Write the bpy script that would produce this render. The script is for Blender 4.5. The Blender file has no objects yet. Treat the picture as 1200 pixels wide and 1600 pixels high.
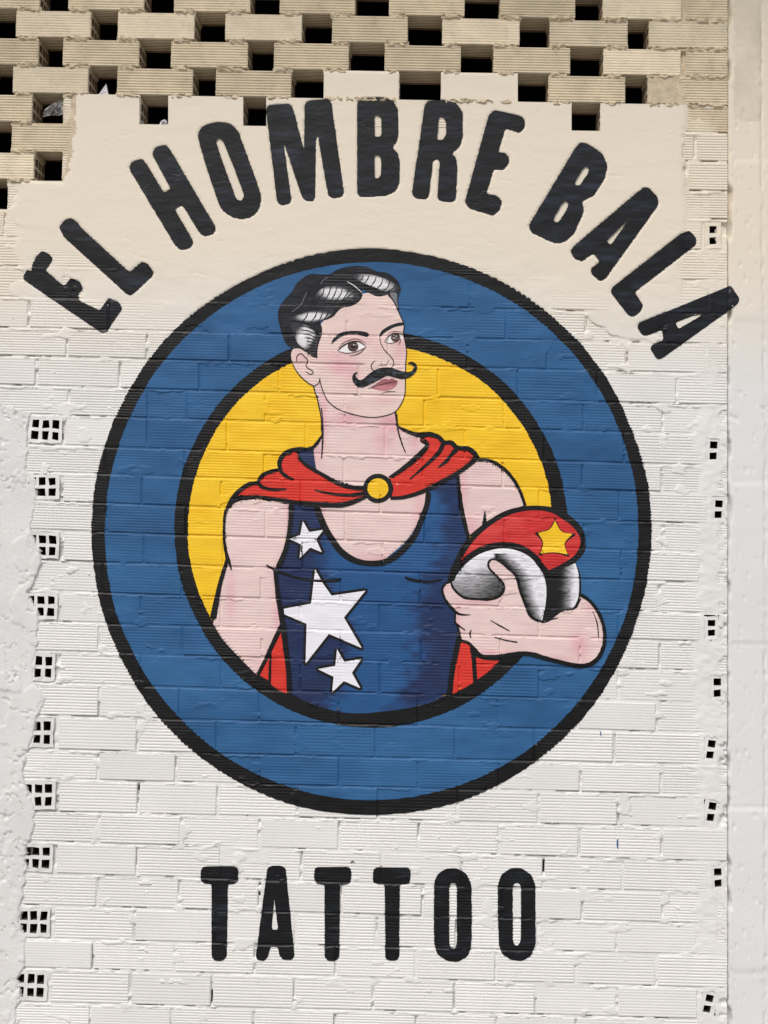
import bpy, math, random
import numpy as np
from mathutils import Vector
from mathutils.geometry import delaunay_2d_cdt

random.seed(7)
RNG = np.random.default_rng(11)
S = bpy.context.scene
COL = S.collection

# ------------------------------------------------------------------ camera, sky, sun, exposure
CAM_D, CAM_Z, PITCH, FPX, PX0 = 4.2, 1.60, math.radians(3.0), 2150.0, 670.0
cam_data = bpy.data.cameras.new('camera')
cam = bpy.data.objects.new('camera', cam_data)
COL.objects.link(cam)
cam.location = (0, -CAM_D, CAM_Z)
cam.rotation_euler = (math.pi / 2 + PITCH, 0, 0)
cam_data.sensor_fit = 'VERTICAL'
cam_data.sensor_height = 36.0
cam_data.lens = FPX * 36.0 / 1600.0
cam_data.shift_x = -(PX0 - 600.0) / 1600.0
cam_data.clip_start = 0.05
cam_data.clip_end = 4000
S.camera = cam

SUN_EL, SUN_AZ = math.radians(50), math.radians(200)     # azimuth of the sun as seen from the wall, 180 = straight out
world = bpy.data.worlds.new('World')
S.world = world
world.use_nodes = True
wn = world.node_tree
bg = wn.nodes['Background']
sky = wn.nodes.new('ShaderNodeTexSky')
sky.sky_type = 'NISHITA'
sky.sun_disc = False
sky.sun_elevation = SUN_EL
sky.sun_rotation = SUN_AZ
sky.dust_density = 4.0
sky.air_density = 1.0
sky.ozone_density = 0.6
wn.links.new(sky.outputs['Color'], bg.inputs['Color'])
bg.inputs['Strength'].default_value = 0.085
sun_data = bpy.data.lights.new('sun', 'SUN')
sun_data.energy = 1.5
sun_data.angle = math.radians(28)
sun_data.color = (1.0, 0.975, 0.945)
sun = bpy.data.objects.new('sun', sun_data)
COL.objects.link(sun)
sdir = Vector((math.sin(SUN_AZ) * math.cos(SUN_EL), math.cos(SUN_AZ) * math.cos(SUN_EL), math.sin(SUN_EL)))
sun.rotation_euler = sdir.to_track_quat('Z', 'Y').to_euler()
sun.location = sdir * 20
S.view_settings.view_transform = 'Standard'
S.view_settings.look = 'None'
S.view_settings.gamma = 1
S.view_settings.use_curve_mapping = False
S.view_settings.exposure = 0.29
S.cycles.max_bounces = 6
S.cycles.use_denoising = True

# ------------------------------------------------------------------ surveying: a mark on the photograph -> a point of the wall
CP, SP = math.cos(PITCH), math.sin(PITCH)


def wall_xz(px, py, depth=0.0):
    px = np.asarray(px, float)
    py = np.asarray(py, float)
    dx = (px - PX0) / FPX
    dy = (800.0 - py) / FPX
    t = (CAM_D + depth) / (CP - dy * SP)
    return t * dx, CAM_Z + t * (SP + dy * CP)


def srgb(r, g, b):
    c = np.array([r, g, b], float) / 255.0
    return tuple(np.where(c <= 0.04045, c / 12.92, ((c + 0.055) / 1.055) ** 2.4))


def lin_arr(a):
    c = np.asarray(a, float) / 255.0
    return np.where(c <= 0.04045, c / 12.92, ((np.maximum(c, 0) + 0.055) / 1.055) ** 2.4)


# ------------------------------------------------------------------ value noise
_T = RNG.random((256, 256))


def vnoise(x, y, seed=0):
    x = np.asarray(x, float) + seed * 17.31
    y = np.asarray(y, float) + seed * 9.77
    xi, yi = np.floor(x).astype(int), np.floor(y).astype(int)
    fx, fy = x - xi, y - yi
    fx = fx * fx * (3 - 2 * fx)
    fy = fy * fy * (3 - 2 * fy)
    a, b = _T[xi & 255, yi & 255], _T[(xi + 1) & 255, yi & 255]
    c, d = _T[xi & 255, (yi + 1) & 255], _T[(xi + 1) & 255, (yi + 1) & 255]
    return (a * (1 - fx) + b * fx) * (1 - fy) + (c * (1 - fx) + d * fx) * fy


def fnoise(x, y, seed=0, o=3):
    r, amp, tot = 0, 1.0, 0
    for i in range(o):
        r = r + amp * vnoise(np.asarray(x) * 2 ** i, np.asarray(y) * 2 ** i, seed + i * 3)
        tot += amp
        amp *= 0.5
    return r / tot


def sstep(a, b, x):
    t = np.clip((np.asarray(x, float) - a) / (b - a), 0, 1)
    return t * t * (3 - 2 * t)


# ------------------------------------------------------------------ courses of the wall
LL = [14.5, 58.5, 102, 146, 192, 236, 282, 327.5, 371.5, 417, 465, 513, 557, 603, 648, 695, 738, 783, 828, 875, 923, 971, 1017,
      1067, 1118, 1171, 1217, 1268, 1315, 1365, 1415, 1467, 1513, 1567, 1612]
RR = [32, 76, 119.5, 164, 207, 252, 298, 342, 391, 438, 490, 537, 583, 632, 678, 727, 770, 818, 863, 910, 958, 1002, 1048, 1098,
      1145, 1195, 1242, 1293, 1345, 1395, 1443, 1492, 1543, 1592, 1638]
KMIN, KMAX = -5, 40
LLX = [LL[0] - 43.5 * (-k) for k in range(KMIN, 0)] + LL + [LL[-1] + 50.5 * i for i in range(1, KMAX - len(LL) + 2)]
RRX = [RR[0] - 43.5 * (-k) for k in range(KMIN, 0)] + RR + [RR[-1] + 49.5 * i for i in range(1, KMAX - len(RR) + 2)]
LLX, RRX = np.array(LLX), np.array(RRX)


def bed(k, x):
    i = np.asarray(k) - KMIN
    t = (np.asarray(x, float) - 60.0) / 1020.0
    return LLX[i] * (1 - t) + RRX[i] * t


WALL_R = 1137
# open rows: every brick as (x0, x1)
OPEN = {
    -3: [(-60, 60), (98, 217), (267, 387), (428, 545), (601, 720), (771, 891), (943, 1064), (1072, 1137)],
    -2: [(-160, -45), (-12, 108), (150, 270), (315, 435), (480, 600), (645, 764), (816, 936), (975, 1064), (1072, 1137)],
    -1: [(-140, -20), (25, 142), (186, 304), (352, 472), (519, 637), (691, 812), (862, 981), (1014, 1137)],
    0: [(-230, -112), (-58, 62), (107, 225), (272, 391), (437, 555), (608, 726), (781, 899), (942, 1065), (1072, 1137)],
    1: [(-140, -20), (25, 142), (184, 304), (352, 472), (519, 637), (691, 812), (859, 981), (1014, 1137)],
    2: [(-220, -100), (-60, 60), (98, 217), (267, 387), (428, 545), (601, 720), (771, 891), (943, 1064), (1072, 1137)],
    3: [(-140, -20), (20, 138), (183, 301), (337, 455), (506, 624), (689, 808), (857, 977), (1012, 1137)],
    4: [(-220, -100), (-70, 50), (99, 219), (263, 380), (417, 535), (540, 660), (665, 775), (780, 892), (938, 1061), (1067, 1137)],
    5: [(-140, -20), (18, 138), (143, 263), (268, 388), (393, 513), (518, 638), (643, 763), (768, 888), (893, 1013), (1018, 1084), (1089, 1137)],
    6: [(-220, -100), (-70, 53), (97, 215), (220, 340), (345, 465), (470, 590), (595, 715), (720, 840), (845, 965), (970, 1068), (1077, 1137)],
    7: [(-140, -20), (12, 132), (137, 257), (262, 382), (387, 507), (512, 632), (637, 757), (762, 882), (887, 1007), (1012, 1064), (1070, 1137)],
}
PITCHX = 124.3
START = {8: [-116, 8, 132], 9: [-69, 55, 179, 305], 10: [-12, 112, 238, 361], 11: [-79, 45, 170, 292, 418], 12: [-19, 105, 230, 358],
         13: [-67, 57, 187, 312], 14: [-17, 107, 231, 292, 415, 539], 15: [100, 230, 355, 478], 16: [38, 164], 17: [97, 222, 346],
         18: [43, 167, 291], 19: [97, 225], 20: [38, 160, 284], 21: [94, 220, 345], 22: [38, 155, 285], 23: [92, 220, 345],
         24: [38, 155, 280, 405], 25: [90, 215, 338], 26: [30, 153, 275, 405, 530, 653, 780, 907, 1033],
         27: [90, 216, 340, 465, 591, 715, 842, 966, 1090], 28: [30, 155, 283, 405, 530, 654, 780, 905, 1034],
         29: [87, 214, 345, 471, 596, 721, 849, 973, 1098], 30: [28, 152, 280, 405, 534, 660, 785, 910, 1036],
         31: [83, 210, 335, 462, 588, 713, 840, 964, 1090], 32: [26, 145, 273, 398, 525, 650, 775, 900, 1026],
         33: [77, 203, 331, 460, 583, 710, 837, 964, 1088], 34: [20, 141, 268, 396, 523, 650, 775, 900, 1026]}
for k in range(35, KMAX + 1):
    START[k] = [90] if k % 2 else [28]
HOLLOW_L = {15: 97, 17: 92, 19: 92, 21: 90, 23: 86, 25: 84, 27: 86, 29: 82, 31: 79, 33: 74, 35: 72}      # right edge of the header brick
HOLLOW_R = {8: (1114, 0), 15: (1115, -3), 17: (1123, -4), 21: (1112, 0), 23: (1121, 0), 25: (1111, -9), 27: (1112, -10), 29: (1122, 2),
            33: (1107, -14)}
ROWS = {}
for k, v in OPEN.items():
    ROWS[k] = [list(b) for b in v]
for k, st in START.items():
    j = list(st)
    while j[-1] + PITCHX < WALL_R - 20:
        j.append(j[-1] + PITCHX)
    end = WALL_R
    if k in HOLLOW_R:
        end = HOLLOW_R[k][0] - 17
    j = [a for a in j if a < end - 18] + [end]
    gaps = 2.2
    ROWS[k] = [[a + gaps, b - gaps] for a, b in zip(j[:-1], j[1:])]
    ROWS[k][-1][1] = end - 1.0

BR = {}          # (row, index) -> random character of each brick
for k in ROWS:
    for i, b in enumerate(ROWS[k]):
        r = random.random()
        if k <= 8:
            amp = random.choice([1.0, 1.0, 0.85, 0.85, 0.35])
        else:
            amp = 0.2 if r < 0.12 else (0.35 if r < 0.30 else (0.6 if r < 0.52 else (0.85 if r < 0.78 else 1.0)))
        BR[k, i] = dict(h=random.gauss(0, 0.0011) if k < 3 or k > 10 else min(0.0008, random.gauss(0, 0.0008)), amp=amp, tilt=random.gauss(0, 0.0010) if k > 10 else random.gauss(0, 0.0004))
for key, a in {(3, 1): .12, (1, 2): .2, (1, 3): .25, (1, 5): .35, (1, 6): .5, (1, 7): .45, (6, 1): .3, (3, 2): 1, (3, 3): 1, (2, 2): 1, (2, 3): 1}.items():
    BR[key]['amp'] = a
# wall-wide arrays for fast lookup
RIDGE_N = 9
GROOVE = 0.0011
BED_T, BED_B = 3.4, 2.4           # brick face starts this many px below its upper bed line and ends above the next
_maxb = max(len(v) for v in ROWS.values())
NB = KMAX - KMIN + 1
X0 = np.full((NB, _maxb), 1e9)
X1 = np.full((NB, _maxb), 1e9)
HB = np.zeros((NB, _maxb))
AB = np.zeros((NB, _maxb))
TB = np.zeros((NB, _maxb))
for k in ROWS:
    for i, b in enumerate(ROWS[k]):
        X0[k - KMIN, i], X1[k - KMIN, i] = b
        HB[k - KMIN, i], AB[k - KMIN, i], TB[k - KMIN, i] = BR[k, i]['h'], BR[k, i]['amp'], BR[k, i]['tilt']


def ridge_profile(u):
    """0 on a crest, -1 in a groove; u counts ridges"""
    f = np.mod(u, 1.0)
    return -(1 - sstep(0.0, 0.24, np.abs(f - 0.5) - 0.06))


def locate(x, y):
    x = np.asarray(x, float)
    y = np.asarray(y, float)
    t = (x - 60.0) / 1020.0
    lines = LLX[:, None] * (1 - t)[None, :] + RRX[:, None] * t[None, :]
    idx = np.clip((lines <= y[None, :]).sum(0), 1, len(LLX) - 1)   # row index: between line idx-1 and idx
    k = idx + KMIN
    top = lines[idx - 1, np.arange(len(x))]
    bot = lines[idx, np.arange(len(x))]
    row = np.clip(k - KMIN, 0, NB - 1)
    bi = np.clip((X0[row] - 2.0 <= x[:, None]).sum(1) - 1, 0, _maxb - 1)
    return k, top, bot, row, bi


def skim_cover(x, y):
    """how far the smooth float coat under the arched lettering covers the bricks, 0..1"""
    t = (x - 60.0) / 1020.0
    n = (fnoise(x / 46, y / 30, 5) - 0.5)
    low = 405 + 40 * np.exp(-((x - 430) / 260.0) ** 2) - 30 * sstep(250, 60, x) + 60 * sstep(820, 1000, x) * sstep(1100, 1020, x)
    d = sstep(80, -40, y - low + n * 110)
    left = np.where(y < 286 + 16 * t, 99, 14)
    dl = sstep(0, 14, x - left - n * 40)
    dr = sstep(0, 10, 1072 - x - n * 14 - 60 * sstep(170, 205, y) * 0)
    top = sstep(0, 6, y - (101 + 16 * t))
    return np.clip(d * dl * dr * top, 0, 1)


def sheet_h(x, y, loc=None):
    """height (m, towards the street) of mortar, float coat and smears"""
    k, top, bot, row, bi = loc if loc else locate(x, y)
    tdn = y - top
    tup = bot - y
    low = fnoise(x / 38, y / 30, 1)
    hf = fnoise(x / 6, y / 4, 2)
    h = -0.0030 + 0.0040 * (low - 0.5) + 0.0018 * (hf - 0.5)
    kb = np.where(tup < tdn, k, k - 1)
    openj = sstep(0.60, 0.68, fnoise(x / 24, kb * 3.7, 9))
    h = h - 0.007 * openj
    dj = np.minimum(np.abs(x - X0[row, bi]), np.abs(X1[row, bi] - x))
    perp = (np.minimum(tdn, tup) > 6)
    slot = sstep(0.52, 0.62, fnoise(bi * 7.31 + y / 30, k * 5.3, 8))
    h = np.where(perp, h - 0.006 * slot, h)
    # squeezed-out bead lying on the upper edge of each brick
    pres = sstep(0.40, 0.56, fnoise(x / 48, k * 5.1, 13))
    w = 2.5 + 9.0 * np.clip(fnoise(x / 9, k * 2.3, 17) - 0.18, 0, 1)
    m = sstep(w, w - 1.8, tdn) * pres * sstep(-0.2, 1.2, tdn)
    bead = 0.0002 + 0.0030 * (fnoise(x / 4.5, y / 3, 18) - 0.30)
    h = np.maximum(h, np.where(tdn < w, bead - 0.007 * (1 - m), -1))
    # thin smears of mortar over joints
    sm = sstep(0.695, 0.74, fnoise(x / 30, y / 16, 21) + 0.07 * sstep(12, 0, dj)) * (k > 8)
    h = np.maximum(h, np.where(sm > 0, 0.0003 * sm + 0.0010 * (hf - 0.4) * sm - 0.004 * (1 - sm), -1))
    sk = skim_cover(x, y)
    bh = np.maximum(brick_h(x, y, (k, top, bot, row, bi), ridges=False, wide=1.0), -0.0010)
    cr = np.exp(-((fnoise(x / 70, y / 40, 24, 3) - 0.5) / 0.006) ** 2) * sstep(.55, .65, fnoise(x / 50, y / 50, 25))
    coat = np.maximum(bh + 0.0003, 0.0016) + 0.0009 * (fnoise(x / 50, y / 16, 23) - 0.5) + 0.0004 * (fnoise(x / 16, y / 5, 27) - 0.5) - 0.0012 * cr
    h = np.where(sk > 0.02, np.maximum(h, coat - 0.0024 * (1 - sk)), h)
    lw = sstep(1072, 1100, x + 26 * (fnoise(x / 13, y / 13, 34) - 0.5))
    lump = (lw > 0) & (k > 8)
    h = np.where(lump, np.maximum(h, -0.0002 - 0.005 * (1 - lw) + 0.004 * (fnoise(x / 11, y / 9, 28) - 0.42) - 0.024 * sstep(.54, .62, fnoise(x / 7, y / 10, 29)) * sstep(1122, 1131, x)), h)
    return h


def brick_h(x, y, loc=None, ridges=True, wide=0.0, rscale=1.0):
    k, top, bot, row, bi = loc if loc else locate(x, y)
    x0, x1 = X0[row, bi], X1[row, bi]
    a, b = top + BED_T, bot - BED_B
    ex = np.minimum(x - x0, x1 - x)
    ey = np.minimum(y - a, b - y)
    e = np.minimum(ex, ey)
    v = (y - a) / np.maximum(b - a, 1)
    h = HB[row, bi] + TB[row, bi] * (v - 0.5)
    if ridges:
        wear = sstep(0.30, 0.5, fnoise(x / 60, y / 25, 31))
        h = h + rscale * GROOVE * AB[row, bi] * ridge_profile(v * RIDGE_N) * (0.25 + 0.75 * wear) * sstep(0.3, 2.0, e)
    edge = sstep(-wide - 1.4, -wide + 0.6, e)
    return np.where(e > -wide - 1.4, h * edge - 0.012 * (1 - edge), -0.03)


def paint_h(x, y):
    loc = locate(x, y)
    h = np.maximum(sheet_h(x, y, loc), brick_h(x, y, loc, wide=0.9, rscale=0.8))
    h = np.maximum(h, -0.0036)
    return np.where(x > WALL_R - 4, np.maximum(h, right_h(x, y) + 0.0006), h)


# ------------------------------------------------------------------ materials
def mat(name, color, rough=0.6, noise=0.06, nscale=9.0, bump=0.12, bscale=120.0, attr=False, dirt=None, spec=0.4, streak=False, light_cast=None, orand=0.0):
    m = bpy.data.materials.new(name)
    m.use_nodes = True
    nt = m.node_tree
    p = nt.nodes['Principled BSDF']
    p.inputs['Roughness'].default_value = rough
    p.inputs['Specular IOR Level'].default_value = spec
    tc = nt.nodes.new('ShaderNodeTexCoord')
    geo = nt.nodes.new('ShaderNodeNewGeometry')
    src = geo.outputs['Position']
    mp = nt.nodes.new('ShaderNodeMapping')
    nt.links.new(src, mp.inputs['Vector'])
    if streak:
        mp.inputs['Scale'].default_value = (1.0, 1.0, 4.0)
    n1 = nt.nodes.new('ShaderNodeTexNoise')
    n1.inputs['Scale'].default_value = nscale
    n1.inputs['Detail'].default_value = 6
    nt.links.new(mp.outputs['Vector'], n1.inputs['Vector'])
    mr = nt.nodes.new('ShaderNodeMapRange')
    mr.inputs['From Min'].default_value = 0.3
    mr.inputs['From Max'].default_value = 0.7
    mr.inputs['To Min'].default_value = 1 - noise
    mr.inputs['To Max'].default_value = 1 + noise
    nt.links.new(n1.outputs['Fac'], mr.inputs['Value'])
    mul = nt.nodes.new('ShaderNodeVectorMath')
    mul.operation = 'SCALE'
    if attr:
        at = nt.nodes.new('ShaderNodeAttribute')
        at.attribute_name = 'col'
        nt.links.new(at.outputs['Color'], mul.inputs[0])
    else:
        mul.inputs[0].default_value = color[:3]
    nt.links.new(mr.outputs['Result'], mul.inputs['Scale'])
    out = mul.outputs['Vector']
    if orand:
        oi = nt.nodes.new('ShaderNodeObjectInfo')
        om = nt.nodes.new('ShaderNodeMapRange')
        om.inputs['To Min'].default_value = 1 - orand
        om.inputs['To Max'].default_value = 1 + orand * 0.6
        nt.links.new(oi.outputs['Random'], om.inputs['Value'])
        ov = nt.nodes.new('ShaderNodeVectorMath')
        ov.operation = 'SCALE'
        nt.links.new(out, ov.inputs[0])
        nt.links.new(om.outputs['Result'], ov.inputs['Scale'])
        out = ov.outputs['Vector']
    if light_cast:
        # warm light of the wall top painted into the colour, growing with height
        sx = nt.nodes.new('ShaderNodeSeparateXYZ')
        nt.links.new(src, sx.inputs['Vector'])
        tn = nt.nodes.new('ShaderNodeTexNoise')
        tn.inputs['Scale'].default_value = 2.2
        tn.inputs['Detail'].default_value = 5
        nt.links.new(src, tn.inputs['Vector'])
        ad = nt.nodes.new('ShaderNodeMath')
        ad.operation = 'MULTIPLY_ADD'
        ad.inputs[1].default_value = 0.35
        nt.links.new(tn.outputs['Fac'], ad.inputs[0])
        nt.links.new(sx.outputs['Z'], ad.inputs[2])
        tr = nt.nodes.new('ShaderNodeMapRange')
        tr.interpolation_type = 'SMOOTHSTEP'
        tr.inputs['From Min'].default_value = light_cast[1] + 0.17
        tr.inputs['From Max'].default_value = light_cast[2] + 0.17
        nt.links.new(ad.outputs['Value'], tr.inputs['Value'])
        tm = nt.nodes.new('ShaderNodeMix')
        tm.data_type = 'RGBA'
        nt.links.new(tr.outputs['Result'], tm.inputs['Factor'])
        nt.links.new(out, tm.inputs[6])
        tm.inputs[7].default_value = (*light_cast[0], 1)
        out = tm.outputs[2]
    if dirt:
        dn = nt.nodes.new('ShaderNodeTexNoise')
        dn.inputs['Scale'].default_value = dirt[1]
        dn.inputs['Detail'].default_value = 8
        dn.inputs['Roughness'].default_value = 0.7
        nt.links.new(src, dn.inputs['Vector'])
        dr = nt.nodes.new('ShaderNodeMapRange')
        dr.inputs['From Min'].default_value = dirt[2]
        dr.inputs['From Max'].default_value = dirt[3]
        dr.inputs['To Max'].default_value = dirt[4]
        nt.links.new(dn.outputs['Fac'], dr.inputs['Value'])
        mx = nt.nodes.new('ShaderNodeMix')
        mx.data_type = 'RGBA'
        nt.links.new(dr.outputs['Result'], mx.inputs['Factor'])
        nt.links.new(out, mx.inputs[6])
        mx.inputs[7].default_value = (*dirt[0], 1)
        out = mx.outputs[2]
    nt.links.new(out, p.inputs['Base Color'])
    n2 = nt.nodes.new('ShaderNodeTexNoise')
    n2.inputs['Scale'].default_value = bscale
    n2.inputs['Detail'].default_value = 4
    nt.links.new(src, n2.inputs['Vector'])
    bp = nt.nodes.new('ShaderNodeBump')
    bp.inputs['Strength'].default_value = bump
    bp.inputs['Distance'].default_value = 0.004
    nt.links.new(n2.outputs['Fac'], bp.inputs['Height'])
    nt.links.new(bp.outputs['Normal'], p.inputs['Normal'])
    return m


WHITE = (0.775, 0.778, 0.765)
CREAM_CAST = (0.79, 0.72, 0.60)
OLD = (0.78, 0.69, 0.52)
TOP_LIGHT = (CREAM_CAST, 2.12, 2.72)  # warm light at the wall top, painted in between these heights
M_white = mat('white_masonry_paint', WHITE, 0.55, 0.03, 5, 0.15, 160, dirt=((0.50, 0.45, 0.40), 6.5, 0.60, 0.82, 0.28), light_cast=TOP_LIGHT, orand=0.035)
M_cream = mat('cream_cast_masonry_paint', WHITE, 0.5, 0.03, 4, 0.13, 90, dirt=((0.62, 0.55, 0.46), 5.0, 0.60, 0.85, 0.3), light_cast=TOP_LIGHT)
M_old = mat('old_beige_paint', OLD, 0.8, 0.10, 14, 0.35, 140, dirt=((0.33, 0.27, 0.19), 22, 0.54, 0.80, 0.5), spec=0.2, orand=0.12)
M_oldm = mat('beige_mortar', (0.62, 0.53, 0.385), 0.9, 0.15, 30, 0.6, 200, dirt=((0.26, 0.21, 0.15), 40, 0.5, 0.75, 0.5), spec=0.1)
M_clay = mat('raw_fired_clay', (0.27, 0.19, 0.13), 0.9, 0.15, 20, 0.3, 120, dirt=((0.13, 0.10, 0.08), 15, 0.45, 0.75, 0.6), spec=0.1)
M_cell = mat('shaded_clay_hollow', (0.10, 0.085, 0.07), 0.95, 0.2, 40, 0.3, 120, spec=0.1)  # clay darkened further, the shade inside the cells put into its colour
M_plast = mat('white_rough_plaster', (0.735, 0.74, 0.735), 0.7, 0.05, 7, 0.32, 150, dirt=((0.40, 0.37, 0.33), 26, 0.62, 0.76, 0.45), light_cast=TOP_LIGHT)
M_pillar = mat('pale_pillar_paint', (0.75, 0.765, 0.77), 0.6, 0.03, 3, 0.15, 120, dirt=((0.10, 0.09, 0.08), 85, 0.655, 0.69, 0.85), light_cast=TOP_LIGHT)
M_bare = mat('bare_grey_cement', (0.72, 0.655, 0.53), 0.85, 0.10, 12, 0.3, 120, dirt=((0.44, 0.41, 0.35), 14, 0.5, 0.8, 0.5))
M_paint = mat('mural_paint', WHITE, 0.55, 0.06, 11, 0.10, 150, attr=True, spec=0.3, streak=True)
M_black = mat('mural_black_paint', WHITE, 0.42, 0.35, 14, 0.15, 110, attr=True, spec=0.28, streak=True)
M_dark = mat('unlit_room_plaster', (0.030, 0.029, 0.028), 0.9, 0.1, 3, 0.1, 20, spec=0.1)  # near-black, the room's darkness put into its colour
M_ground = mat('concrete_paving', (0.30, 0.285, 0.26), 0.85, 0.12, 1.5, 0.3, 60, dirt=((0.25, 0.24, 0.22), 3, 0.5, 0.8, 0.5))
M_eave = mat('tan_bounce_paint', (0.42, 0.335, 0.22), 0.7, 0.08, 4, 0.2, 50)  # tan of beam, upper wall and added eave, for warm bounce
M_paper = mat('white_paper', (0.75, 0.74, 0.78), 0.7, 0.02, 10, 0.1, 60)
M_plastic = mat('clear_plastic_film', (0.75, 0.75, 0.76), 0.15, 0.05, 10, 0.2, 60, spec=0.8)
M_plastic.node_tree.nodes['Principled BSDF'].inputs['Alpha'].default_value = 0.30


# ------------------------------------------------------------------ object helpers
def link_mesh(name, verts, faces, m, parent=None, smooth=False, colors=None):
    me = bpy.data.meshes.new(name)
    me.from_pydata([tuple(v) for v in verts] if not isinstance(verts, list) else verts, [], faces)
    me.update()
    if m:
        me.materials.append(m)
    if smooth:
        me.polygons.foreach_set('use_smooth', [True] * len(me.polygons))
    if colors is not None:
        at = me.color_attributes.new('col', 'FLOAT_COLOR', 'POINT')
        at.data.foreach_set('color', np.asarray(colors, np.float32).ravel())
    o = bpy.data.objects.new(name, me)
    COL.objects.link(o)
    if parent:
        o.parent = parent
    return o


def np_mesh(name, V, F, m, parent=None, smooth=True, colors=None):
    """V (n,3), F (m,3|4) numpy"""
    me = bpy.data.meshes.new(name)
    n, q = len(F), F.shape[1]
    me.vertices.add(len(V))
    me.vertices.foreach_set('co', np.asarray(V, np.float32).ravel())
    me.loops.add(n * q)
    me.loops.foreach_set('vertex_index', np.asarray(F, np.int32).ravel())
    me.polygons.add(n)
    me.polygons.foreach_set('loop_start', np.arange(0, n * q, q, dtype=np.int32))
    me.polygons.foreach_set('loop_total', np.full(n, q, np.int32))
    me.polygons.foreach_set('use_smooth', np.full(n, smooth))
    me.update(calc_edges=True)
    me.validate()
    if m:
        me.materials.append(m)
    if colors is not None:
        at = me.color_attributes.new('col', 'FLOAT_COLOR', 'POINT')
        at.data.foreach_set('color', np.asarray(colors, np.float32).ravel())
    o = bpy.data.objects.new(name, me)
    COL.objects.link(o)
    if parent:
        o.parent = parent
    return o


def thing(name, label, cat, loc=(0, 0, 0)):
    o = bpy.data.objects.new(name, None)
    COL.objects.link(o)
    o.location = loc
    o['label'] = label
    o['category'] = cat
    return o


def box_data(x0, x1, y0, y1, z0, z1):
    v = [(x0, y0, z0), (x1, y0, z0), (x1, y1, z0), (x0, y1, z0), (x0, y0, z1), (x1, y0, z1), (x1, y1, z1), (x0, y1, z1)]
    f = [(0, 3, 2, 1), (4, 5, 6, 7), (0, 1, 5, 4), (1, 2, 6, 5), (2, 3, 7, 6), (3, 0, 4, 7)]
    return v, f


# ------------------------------------------------------------------ large structure
g = 400.0
gr = link_mesh('ground', [(-g, -g, 0), (g, -g, 0), (g, g, 0), (-g, g, 0)], [(0, 1, 2, 3)], M_ground)
gr['kind'] = 'structure'
DEPTH = 0.12
ZTOP = float(wall_xz(600, bed(-4, 600) + 2)[1])
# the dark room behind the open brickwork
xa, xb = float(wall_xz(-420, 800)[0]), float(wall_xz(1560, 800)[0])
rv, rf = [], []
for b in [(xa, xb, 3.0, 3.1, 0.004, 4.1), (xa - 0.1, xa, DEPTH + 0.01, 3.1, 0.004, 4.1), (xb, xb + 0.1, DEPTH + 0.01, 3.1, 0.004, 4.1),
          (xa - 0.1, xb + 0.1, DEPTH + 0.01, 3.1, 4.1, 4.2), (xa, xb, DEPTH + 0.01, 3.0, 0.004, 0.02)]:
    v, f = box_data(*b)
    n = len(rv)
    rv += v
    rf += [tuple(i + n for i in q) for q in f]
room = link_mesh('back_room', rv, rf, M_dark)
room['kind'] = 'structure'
# beam above the frame; the unseen eave is added to shade the wall top
SHADE_EAVE_Z, SHADE_EAVE_D = 4.40, 0.74
v, f = box_data(xa - 0.4, xb + 0.4, 0.003, DEPTH, ZTOP + 0.003, 4.1)
beam = link_mesh('roof_beam', v, f, M_eave)
beam['kind'] = 'structure'
v, f = box_data(xa - 2.5, xb + 2.5, -SHADE_EAVE_D, 3.3, SHADE_EAVE_Z, SHADE_EAVE_Z + 0.12)
eave = link_mesh('added_shade_eave', v, f, M_eave)
eave['kind'] = 'structure'
v, f = box_data(xa - 0.4, xb + 0.4, 0.02, DEPTH, 4.105, SHADE_EAVE_Z - 0.003)
link_mesh('upper_wall', v, f, M_eave)['kind'] = 'structure'

# ------------------------------------------------------------------ the brick wall
wall = thing('brick_wall', 'white painted wall of ridged hollow bricks with an open brick screen along its top', 'wall')


def profile(amp, n=RIDGE_N, gd=1.35):
    """front profile of a brick: list of (z in -.5...5, y offset)"""
    pts = [(-0.5, 0.0025), (-0.485, 0.0)]
    for i in range(n):
        u0 = -0.47 + 0.94 * i / n
        w = 0.94 / n
        d = GROOVE * gd * amp
        if amp > 0.05:
            pts += [(u0 + w * 0.20, 0), (u0 + w * 0.42, d), (u0 + w * 0.58, d), (u0 + w * 0.80, 0)]
    pts += [(0.485, 0.0), (0.5, 0.0025)]
    return pts


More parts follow.
